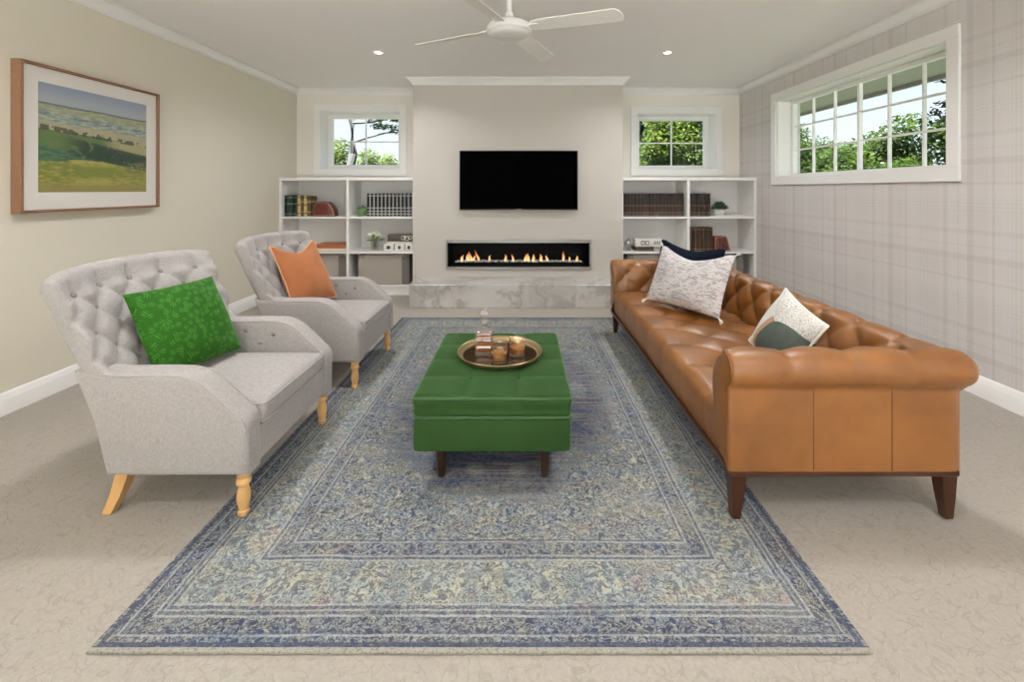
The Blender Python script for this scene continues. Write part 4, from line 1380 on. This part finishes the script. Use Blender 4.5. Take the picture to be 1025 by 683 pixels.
# ------------------------------------------------------------------ bookcases
def build_case(label, x0, x1, yf, xd):
    root = thing('bookcase', label, 'bookcase', ((x0 + x1) / 2, yf, 0.0005), group='white built in bookcases')
    ox = root.location.x; yb = YB - .004 - yf; t = .034
    a, b = x0 + .003 - ox, x1 - .003 - ox; top = 1.447
    xm = xd - ox
    for q in (a, b - t): MB().box((q, 0, 0), (q + t, yb, top), .002, 1).build('side_panel', M['shelfwhite'], root, smooth=False)
    MB().box((xm - t/2, 0, .10), (xm + t/2, yb, top - t), .002, 1).build('divider', M['shelfwhite'], root, smooth=False)
    MB().box((a, -.004, top - t), (b, yb, top + .004), .002, 1).build('top_panel', M['shelfwhite'], root, smooth=False)
    MB().box((a + t, yb - .012, .10), (b - t, yb, top - t)).build('back_panel', M['shelfwhite'], root, smooth=False)
    for (p, q) in ((a + t, xm - t/2), (xm + t/2, b - t)):
        for z in (S1, S2): MB().box((p, .004, z - .026), (q, yb - .012, z), .0015, 1).build('shelf', M['shelfwhite'], root, smooth=False)
    MB().box((a + t, .004, .10), (b - t, yb - .012, .125), .0015, 1).build('bottom_shelf', M['shelfwhite'], root, smooth=False)
    MB().box((a + t, .02, 0), (b - t, .04, .10)).build('kickboard', M['shelfwhite'], root, smooth=False)
S1, S2 = .968, .537
YL = 5.462
build_case('white open bookcase holding the black books, under the window with the tree trunk', XL, BX0, YL, -2.150)
build_case('white open bookcase holding the brown books, beside the papered wall', BX1, XR, YL, 2.041)
eps = .0012

def book(name, label, x, y, z, w, d, h, mat, group, proto=None, lean=0.0):
    """upright volume: boards, rounded spine facing the room, and the page block inside"""
    if proto is not None:
        o = tree_copy(proto); o.location = (x, y, z); o['label'] = label; return o
    root = thing(name, label, 'book', (x, y, z), group=group)
    mb = MB(); q = .0035; g = .0006
    mb.box((g, .012, 0), (q, d, h)); mb.box((w - q, .012, 0), (w - g, d, h))
    n = 6; A = []; B = []
    for k in range(n + 1):
        a = pi * k / n; xx = w / 2 - (w / 2 - g) * cos(a); yy = .012 - .010 * sin(a)
        A.append(mb.bm.verts.new((xx, yy, 0))); B.append(mb.bm.verts.new((xx, yy, h)))
    for k in range(n): mb.face([A[k], A[k+1], B[k+1], B[k]])
    mb.face(A[::-1] ); mb.face(B)
    mb.build('cover', mat, root, angle=50)
    MB().box((q, .013, .004), (w - q, d - .006, h - .005)).build('pages', M['paper'], root, smooth=False)
    return root
ORD = 'first second third fourth fifth sixth seventh eighth ninth tenth eleventh twelfth thirteenth fourteenth fifteenth sixteenth seventeenth eighteenth'.split()

# twelve black volumes beside the green pot
y0 = YL + .055; x = -1.935; w = .0478; pr = None
for k in range(12):
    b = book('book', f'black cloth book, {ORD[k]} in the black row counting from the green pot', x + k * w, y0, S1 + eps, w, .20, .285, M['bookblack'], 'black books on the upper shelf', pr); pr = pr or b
# a row of brown volumes, seventeen in one bay and six beyond the divider
pr = None; w = .0438; x = 1.262
for k in range(17):
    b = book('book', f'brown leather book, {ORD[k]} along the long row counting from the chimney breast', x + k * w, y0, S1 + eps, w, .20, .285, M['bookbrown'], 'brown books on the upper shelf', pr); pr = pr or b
x = 2.041 + .019; w = .0465
for k in range(6):
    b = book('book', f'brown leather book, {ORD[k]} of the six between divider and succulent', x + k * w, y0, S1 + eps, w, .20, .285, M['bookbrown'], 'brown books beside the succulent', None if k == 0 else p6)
    if k == 0: p6 = b
x = 2.062; w = .0515
for k in range(6):
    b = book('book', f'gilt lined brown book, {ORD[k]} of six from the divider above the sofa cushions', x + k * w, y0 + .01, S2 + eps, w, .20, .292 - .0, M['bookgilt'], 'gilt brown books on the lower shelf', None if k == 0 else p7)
    if k == 0: p7 = b
# mixed volumes beside the dark red bookend
x = -2.952
for k, (w, mt, h, lab) in enumerate(((.052, 'bookgreen', .26, 'bottle green book standing against the bookcase side panel'), (.050, 'bookgreen', .262, 'bottle green book, second from the side panel'),
        (.052, 'bookgreen', .258, 'bottle green book touching the cream book'), (.046, 'bookcream', .255, 'cream and gilt book touching the bottle green one'),
        (.030, 'bookolive', .262, 'slim olive book between two cream ones'), (.044, 'bookcream', .258, 'cream and gilt book between olive spines'), (.040, 'bookolive', .250, 'olive book touching the dark red bookend'))):
    book('book', lab, x, y0 - .01, S1 + eps, w, .19, h, M[mt], 'mixed old books on the upper shelf'); x += w + .0006

def bookend(label, x, y, z, w, h, d, dome):
    root = thing('bookend', label, 'bookend', (x, y, z))
    if dome: pts = smooth_poly([(0, 0), (w, 0), (w * .96, h * .45), (w * .74, h), (w * .20, h * 1.0), (0, h * .78)], [.004, .004, .03, .05, .05, .03], 5)
    else: pts = smooth_poly([(0, 0), (w, 0), (w * .78, h), (0, h * .97)], [.003, .003, .03, .01], 5)
    MB().soft_prism(pts, lambda a, b, t: V((a, t, b)), 0, d, .008, 3).build('body', M['oxblood'], root, angle=40)
    mb = MB(); ins = [(w/2 + (a - w/2) * .86, h/2 + (b - h/2) * .86) for a, b in pts]
    mb.tube([V((a, -.0008, b)) for a, b in ins], .002, 5, closed=True)
    mb.build('stitching', M['rustpipe'], root)
    return root
bookend('dark red leather bookend with a domed top next to the old green and cream books', -2.605, YL + .045, S1 + eps, .282, .180, .12, True)
bookend('dark red leather bookend with a slanted end next to the gilt brown books', 2.378, YL + .055, S2 + eps, .205, .185, .12, False)

def flat_book(name, label, x, y, z, w, d, h, mat, page='paper', rz=0, group=None):
    root = thing(name, label, 'book', (x, y, z), rz, group=group)
    q = .0035; mb = MB()
    mb.box((-w/2, 0, 0), (w/2, d, q)); mb.box((-w/2, 0, h - q), (w/2, d, h)); mb.box((-w/2, 0, 0), (-w/2 + .004, d, h))
    mb.build('cover', mat, root, smooth=False)
    MB().box((-w/2 + .004, .004, q), (w/2 - .005, d - .004, h - q)).build('pages', M[page], root, smooth=False)
    return root
flat_book('book', 'orange book lying flat at the bottom of a pair behind the armchair', -2.365, YL + .03, S2 + eps, .395, .25, .040, M['bookrust'], 'paper')
flat_book('book', 'brown orange book lying flat on top of the orange one', -2.375, YL + .04, S2 + eps + .0405, .375, .24, .045, M['booktan'], 'booktan')

# green pot beside the black books
def green_pot():
    root = thing('green_pot', 'small round green glazed pot beside the black books', 'pot', (-2.015, YL + .14, S1 + eps))
    MB().lathe([(.050, 0), (.070, .010), (.080, .045), (.078, .075), (.068, .092), (.062, .096), (.058, .090), (.066, .075), (.066, .03), (.0, .02)], seg=28, caps=False).build('bowl', M['greenceramic'], root)
    mb = MB(); mb.lathe([(.070, .094), (.068, .103), (.040, .116), (.012, .121), (.009, .128), (.013, .134), (.008, .140)], seg=28).build('lid', M['greenceramic'], root)
green_pot()

def flowers():
    root = thing('flower_vase', 'clear glass vase of cream white flowers on the shelf above the grey basket', 'vase', (-1.862, YL + .14, S2 + eps))
    MB().lathe([(.036, 0), (.042, .003), (.050, .10), (.056, .135), (.0535, .135), (.047, .10), (.038, .010), (0, .009)], seg=28, caps=False).build('vase', M['crystal'], root)
    rnd = random.Random(4); st = MB(); lf = MB()
    for k in range(9):
        a = rnd.uniform(0, 2*pi); r = rnd.uniform(.02, .075)
        st.tube([(.015 * cos(a), .015 * sin(a), .012), (.028 * cos(a), .028 * sin(a), .12), (r * cos(a), r * sin(a), .17)], .0035, 5)
    st.build('stems', M['stem'], root)
    for k, (x, y, z) in enumerate(((0, -.03, .205), (.055, -.02, .185), (-.055, -.01, .188), (.02, .04, .21), (.075, .03, .165), (-.07, .03, .165))):
        mb = MB()
        for q in range(26):
            d = V((rnd.gauss(0, 1), rnd.gauss(0, 1), abs(rnd.gauss(0, .8)))).normalized()
            R = V((0, 0, 1)).rotation_difference(d).to_matrix()
            mb.ell(V((x, y, z)) + d * .026, (.016, .013, .006), 6, 4, M=R)
        mb.build('flower_head', M['petal'], root)
    for k in range(16):
        a = 2 * pi * k / 16 + rnd.uniform(-.2, .2); r = rnd.uniform(.06, .10); z = rnd.uniform(.12, .19)
        R = Matrix.Rotation(a, 3, 'Z') @ Matrix.Rotation(rnd.uniform(-.6, .5), 3, 'Y')
        lf.ell((r * cos(a), r * sin(a), z), (.038, .016, .003), 8, 4, M=R)
    lf.build('leaves', M['leafgreen'], root)
flowers()

# three white blocks with dark oval openings, a cream book and a dark patterned box on them
def block_obj(label, x, w, dot):
    root = thing('white_block', label, 'ornament', (x, YL + .06, S2 + eps), group='white blocks under the cream book')
    h = .088; mb = MB(); mb.box((-w/2, 0, 0), (w/2, .12, h), .006, 3); mb.build('body', M['ceramic'], root, angle=35)
    mb = MB(); mb.ell((0, -.0002, h * .5), (dot, .003, h * .27), 16, 8); mb.build('oval_opening', M['dial'], root)
    mb = MB(); mb.tube([V((dot * 1.25 * cos(2*pi*k/20), -.001, h * .5 + h * .35 * sin(2*pi*k/20))) for k in range(20)], .004, 6, closed=True); mb.build('raised_ring', M['ceramic'], root)
block_obj('white block with a wide dark oval, next to the glass flower vase', -1.665, .125, .026)
block_obj('white block with a dark oval, middle one of the three under the cream book', -1.530, .115, .018)
block_obj('white block with a dark oval, closest to the chimney breast', -1.412, .095, .018)
flat_book('book', 'thin cream book lying across the white blocks', -1.528, YL + .06, S2 + eps + .0885, .32, .13, .028, M['cream'], 'paper')
def patterned_box():
    root = thing('patterned_box', 'dark brown box with a pale looping pattern, lying on the thin cream book', 'box', (-1.525, YL + .065, S2 + eps + .1172))
    MB().box((-.155, 0, 0), (.155, .12, .088), .004, 2).build('body', M['darkbox'], root, angle=30)
    mb = MB()
    for cx, cz, r in ((.045, .045, .028), (.085, .040, .032), (.125, .050, .024), (.065, .055, .016)):
        mb.tube([V((cx + r * cos(2*pi*k/18), -.0008, cz + r * .8 * sin(2*pi*k/18))) for k in range(18)], .0035, 5, closed=True)
    mb.build('loop_pattern', M['cream'], root)
patterned_box()

def basket(label, x, w, d=.30, h=.365, dark='feltdark'):
    root = thing('storage_basket', label, 'basket', (x, YL + .045, .1265), group='grey felt storage baskets')
    t = .008
    mb = MB(); mb.box((-w/2, 0, 0), (w/2, t, h), .003, 1); mb.box((-w/2, d - t, 0), (w/2, d, h), .003, 1); mb.box((-w/2, 0, 0), (w/2, d, t))
    mb.build('fabric_body', M['felt'], root, smooth=False)
    for s in (-1, 1):
        mb = MB(); mb.box((s * (w/2 - t/2) - t/2, t, t), (s * (w/2 - t/2) + t/2, d - t, h), .002, 1)
        mb.build('side_panel', M[dark], root, smooth=False, label='darker grey side panel')
    mb = MB(); mb.box((w/2 - .090, -.002, 0), (w/2, .001, h * .97), .001, 1)
    mb.build('end_flap', M[dark], root, smooth=False, label='dark grey end flap')
    for s in (-1, 1):
        mb = MB(); cx = s * (w/2 - .04)
        mb.tube([V((cx + .026 * cos(pi * k / 10), -.006, h - .038 + .040 * sin(pi * k / 10))) for k in range(11)], .005, 6)
        mb.build('handle', M['feltdark'], root)
basket('grey felt basket with dark end on the bottom shelf behind the armchair', -2.42, .46)
basket('wide taupe felt basket with ring handles below the flower vase', -1.72, .63)
basket('grey felt basket on the bottom shelf below the white radio', 1.62, .64)
basket('grey felt basket on the bottom shelf below the slanted dark red bookend', 2.44, .60)

# things on the other bookcase
def succulent():
    flat_book('book', 'thin pale book lying flat under the potted succulent', 2.56, YL + .05, S1 + eps, .34, .22, .022, M['ceramic'], 'paper')
    root = thing('potted_succulent', 'small dark green succulent in a low white pot on the thin pale book', 'plant', (2.487, YL + .15, S1 + eps + .0225))
    MB().lathe([(.048, 0), (.060, .006), (.070, .06), (.066, .062), (.060, .05), (0, .048)], seg=24, caps=False).build('pot', M['ceramic'], root)
    rnd = random.Random(8); mb = MB()
    for k in range(44):
        a = k * 2.4; tl = .25 + 1.1 * (k / 44); r = .012 + .075 * (k / 44)
        R = Matrix.Rotation(a, 3, 'Z') @ Matrix.Rotation(-(pi/2 - tl) * .9, 3, 'Y')
        mb.ell((r * cos(a), r * sin(a), .135 - .070 * (k / 44) ** 1.2), (.040, .016, .008), 8, 5, M=R)
    mb.build('leaves', M['succulent'], root)
succulent()
def radio():
    flat_book('book', 'dark brown book lying flat under the white radio', 1.515, YL + .05, S2 + eps, .235, .20, .050, M['darkbox'], 'darkbox')
    root = thing('mantel_radio', 'white box radio with dark square dials on the dark brown book', 'radio', (1.58, YL + .06, S2 + eps + .0505))
    MB().box((-.175, 0, 0), (.175, .13, .098), .010, 3).build('body', M['ceramic'], root, angle=35)
    for x in (-.085, -.03): 
        mb = MB(); mb.box((x - .024, -.003, .024), (x + .024, .001, .076), .002, 1); mb.build('dial', M['dial'], root, smooth=False)
        mb = MB(); mb.box((x - .015, -.005, .034), (x + .015, -.0025, .066), .002, 1); mb.build('dial_face', M['ceramic'], root, smooth=False)
    mb = MB()
    for k in range(5): mb.box((.055 + k * .022, -.002, .028), (.065 + k * .022, .001, .072))
    mb.build('speaker_slots', M['dial'], root, smooth=False)
radio()
o = MB().lathe([(.018, 0), (.030, .002), (.030, .012), (.016, .020), (.020, .028), (.043, .052), (.052, .083), (.044, .115), (.026, .130), (.012, .138), (.008, .150)], seg=24).build('silver_ornament', M['silverball'], loc=(1.325, YL + .11, S2 + eps))
setp(o, 'round mottled silver ornament on a small foot beside the white radio', 'ornament')

# ------------------------------------------------------------------ ceiling fan and downlights
def build_fan():
    root = thing('ceiling_fan', 'white four bladed ceiling fan with a round motor housing', 'ceiling fan', (-.085, 2.89, H - .001))
    z = -.300
    MB().lathe([(.012, 0), (.068, 0), (.068, -.02), (.055, -.05), (.022, -.065), (.012, -.065)][::-1], seg=32, caps=False).build('canopy', M['fanwhite'], root)
    MB().lathe([(.0165, -.05), (.0165, z + .085)][::-1], seg=20).build('downrod', M['fanwhite'], root)
    MB().lathe([(.026, z + .110), (.032, z + .080), (.040, z + .066), (.075, z + .054), (.115, z + .042), (.138, z + .030), (.146, z + .014), (.146, z - .014), (.138, z - .020), (.120, z - .024)][::-1], seg=48).build('motor_housing', M['fanwhite'], root)
    MB().lathe([(.0, z - .046), (.06, z - .044), (.10, z - .039), (.124, z - .031), (.130, z - .024), (.120, z - .022)], seg=48, caps=False).build('lower_cover', M['fanwhite'], root)
    for k, deg in enumerate((-21, 66, 155, 246)):
        R = Matrix.Rotation(radians(deg), 4, 'Z')
        mb = MB(); pit = radians(15)
        outl = [(.15, -.040), (.22, -.052), (.45, -.056), (.690, -.058), (.722, -.020), (.730, .040), (.715, .062), (.45, .058), (.22, .052), (.15, .040)]
        A = []; B = []
        for x, y in smooth_poly(outl, .012, 3):
            zz = z + .008 - y * math.tan(pit) - .010 * (x / .7)
            A.append(mb.bm.verts.new(R @ V((x, y, zz)))); B.append(mb.bm.verts.new(R @ V((x, y, zz + .007))))
        n = len(A); mb.face(A[::-1]); mb.face(B)
        for i in range(n): mb.face([A[i], A[(i+1) % n], B[(i+1) % n], B[i]])
        bl = mb.build('blade', M['blade'], root, angle=50)
        mb = MB(); mb.box((.10, -.026, z + .004), (.20, .026, z + .016), .003, 1, M=R.to_3x3()); mb.build('blade_bracket', M['fanwhite'], bl, angle=30)
build_fan()

def downlight(label, x, y, first=None):
    if first is not None:
        o = tree_copy(first); o.location = (x, y, H - .001); o['label'] = label; return o
    root = thing('downlight', label, 'ceiling light', (x, y, H - .001), group='recessed ceiling downlights')
    MB().lathe([(.036, -.004), (.036, -.009), (.050, -.007), (.054, -.001), (.036, -.0005), (.036, -.004)], seg=32, caps=False).build('trim_ring', M['white'], root)
    MB().lathe([(.0, -.0035), (.037, -.0035)], seg=32, caps=False).build('lens', M['lampglow'], root)
    ld = bpy.data.lights.new('downlight_lamp', 'AREA'); ld.shape = 'DISK'; ld.size = .22; ld.energy = LAMP; ld.color = (.98, .985, 1.0); ld.spread = radians(150)
    lo = bpy.data.objects.new('lamp', ld); COL.objects.link(lo); lo.parent = root; lo.location = (0, 0, -.014)
    return root
d0 = downlight('round white downlight in the ceiling above the bookcase with the black books', -1.40, 4.32)
downlight('round white downlight in the ceiling above the bookcase with the brown books', 1.41, 4.32, d0)
for x in (-1.40, 1.41):
    for y in (2.2, .1, -2.0):
        downlight('round white downlight in the ceiling over the seating, out of the picture' if False else ('round white downlight in the ceiling %s' % {(-1.40, 2.2): 'over the armchairs', (1.41, 2.2): 'over the sofa', (-1.40, .1): 'behind the viewer by the plain wall', (1.41, .1): 'behind the viewer by the papered wall', (-1.40, -2.0): 'beside the added glazed door by the plain wall', (1.41, -2.0): 'beside the added glazed door by the papered wall'}[(x, y)]), x, y, d0)

# ------------------------------------------------------------------ daylight
w = bpy.data.worlds.new('daylight'); SC.world = w; w.use_nodes = True
nt = w.node_tree; nt.nodes.clear(); T.nt = nt
bg = nd('ShaderNodeBackground'); wo = nd('ShaderNodeOutputWorld')
gx, gy, gz = sep(coords('Generated'))
skyc = mix(sstep(gz, -.02, .55), (0.86, 0.93, 1.0), (0.45, 0.66, 0.95))
rear_fill = sstep(gy, .15, -.75)           # sky brightened on the door side to add fill to the room
skyc = mix(rear_fill, skyc, (.93, .97, 1.0))
plug(bg.inputs[0], skyc); plug(bg.inputs[1], SKY0 + rear_fill * (SKY1 - SKY0)); nt.links.new(bg.outputs[0], wo.inputs[0])
sd = bpy.data.lights.new('sun', 'SUN'); sd.energy = SUN; sd.angle = radians(1.5); sd.color = (.95, .98, 1.0)
so = bpy.data.objects.new('sun', sd); COL.objects.link(so); so.location = (-3, -6, 9)
so.rotation_euler = V((-.22, -.42, .88)).to_track_quat('Z', 'Y').to_euler()
# ------------------------------------------------------------------ camera
cd = bpy.data.cameras.new('camera'); cam = bpy.data.objects.new('camera', cd); COL.objects.link(cam)
cam.location = (0, 0, 1.30); cam.rotation_euler = (pi / 2, 0, 0)
cd.sensor_fit = 'HORIZONTAL'; cd.sensor_width = 36.0; cd.lens = 445 / 1025 * 36.0
cd.shift_x = -(523 - 512.5) / 1025; cd.shift_y = -(341.5 - 190) / 1025
cd.clip_start = .05; cd.clip_end = 200
SC.camera = cam
vs = SC.view_settings
vs.view_transform = 'Standard'; vs.look = 'None'; vs.gamma = 1.0; vs.use_curve_mapping = False; vs.exposure = EXPO
SC.cycles.max_bounces = 10; SC.cycles.diffuse_bounces = 6; SC.cycles.transparent_max_bounces = 16; SC.cycles.glossy_bounces = 4
SC.cycles.sample_clamp_indirect = 6.0; SC.cycles.use_denoising = True
SC.cycles.caustics_reflective = False; SC.cycles.caustics_refractive = False
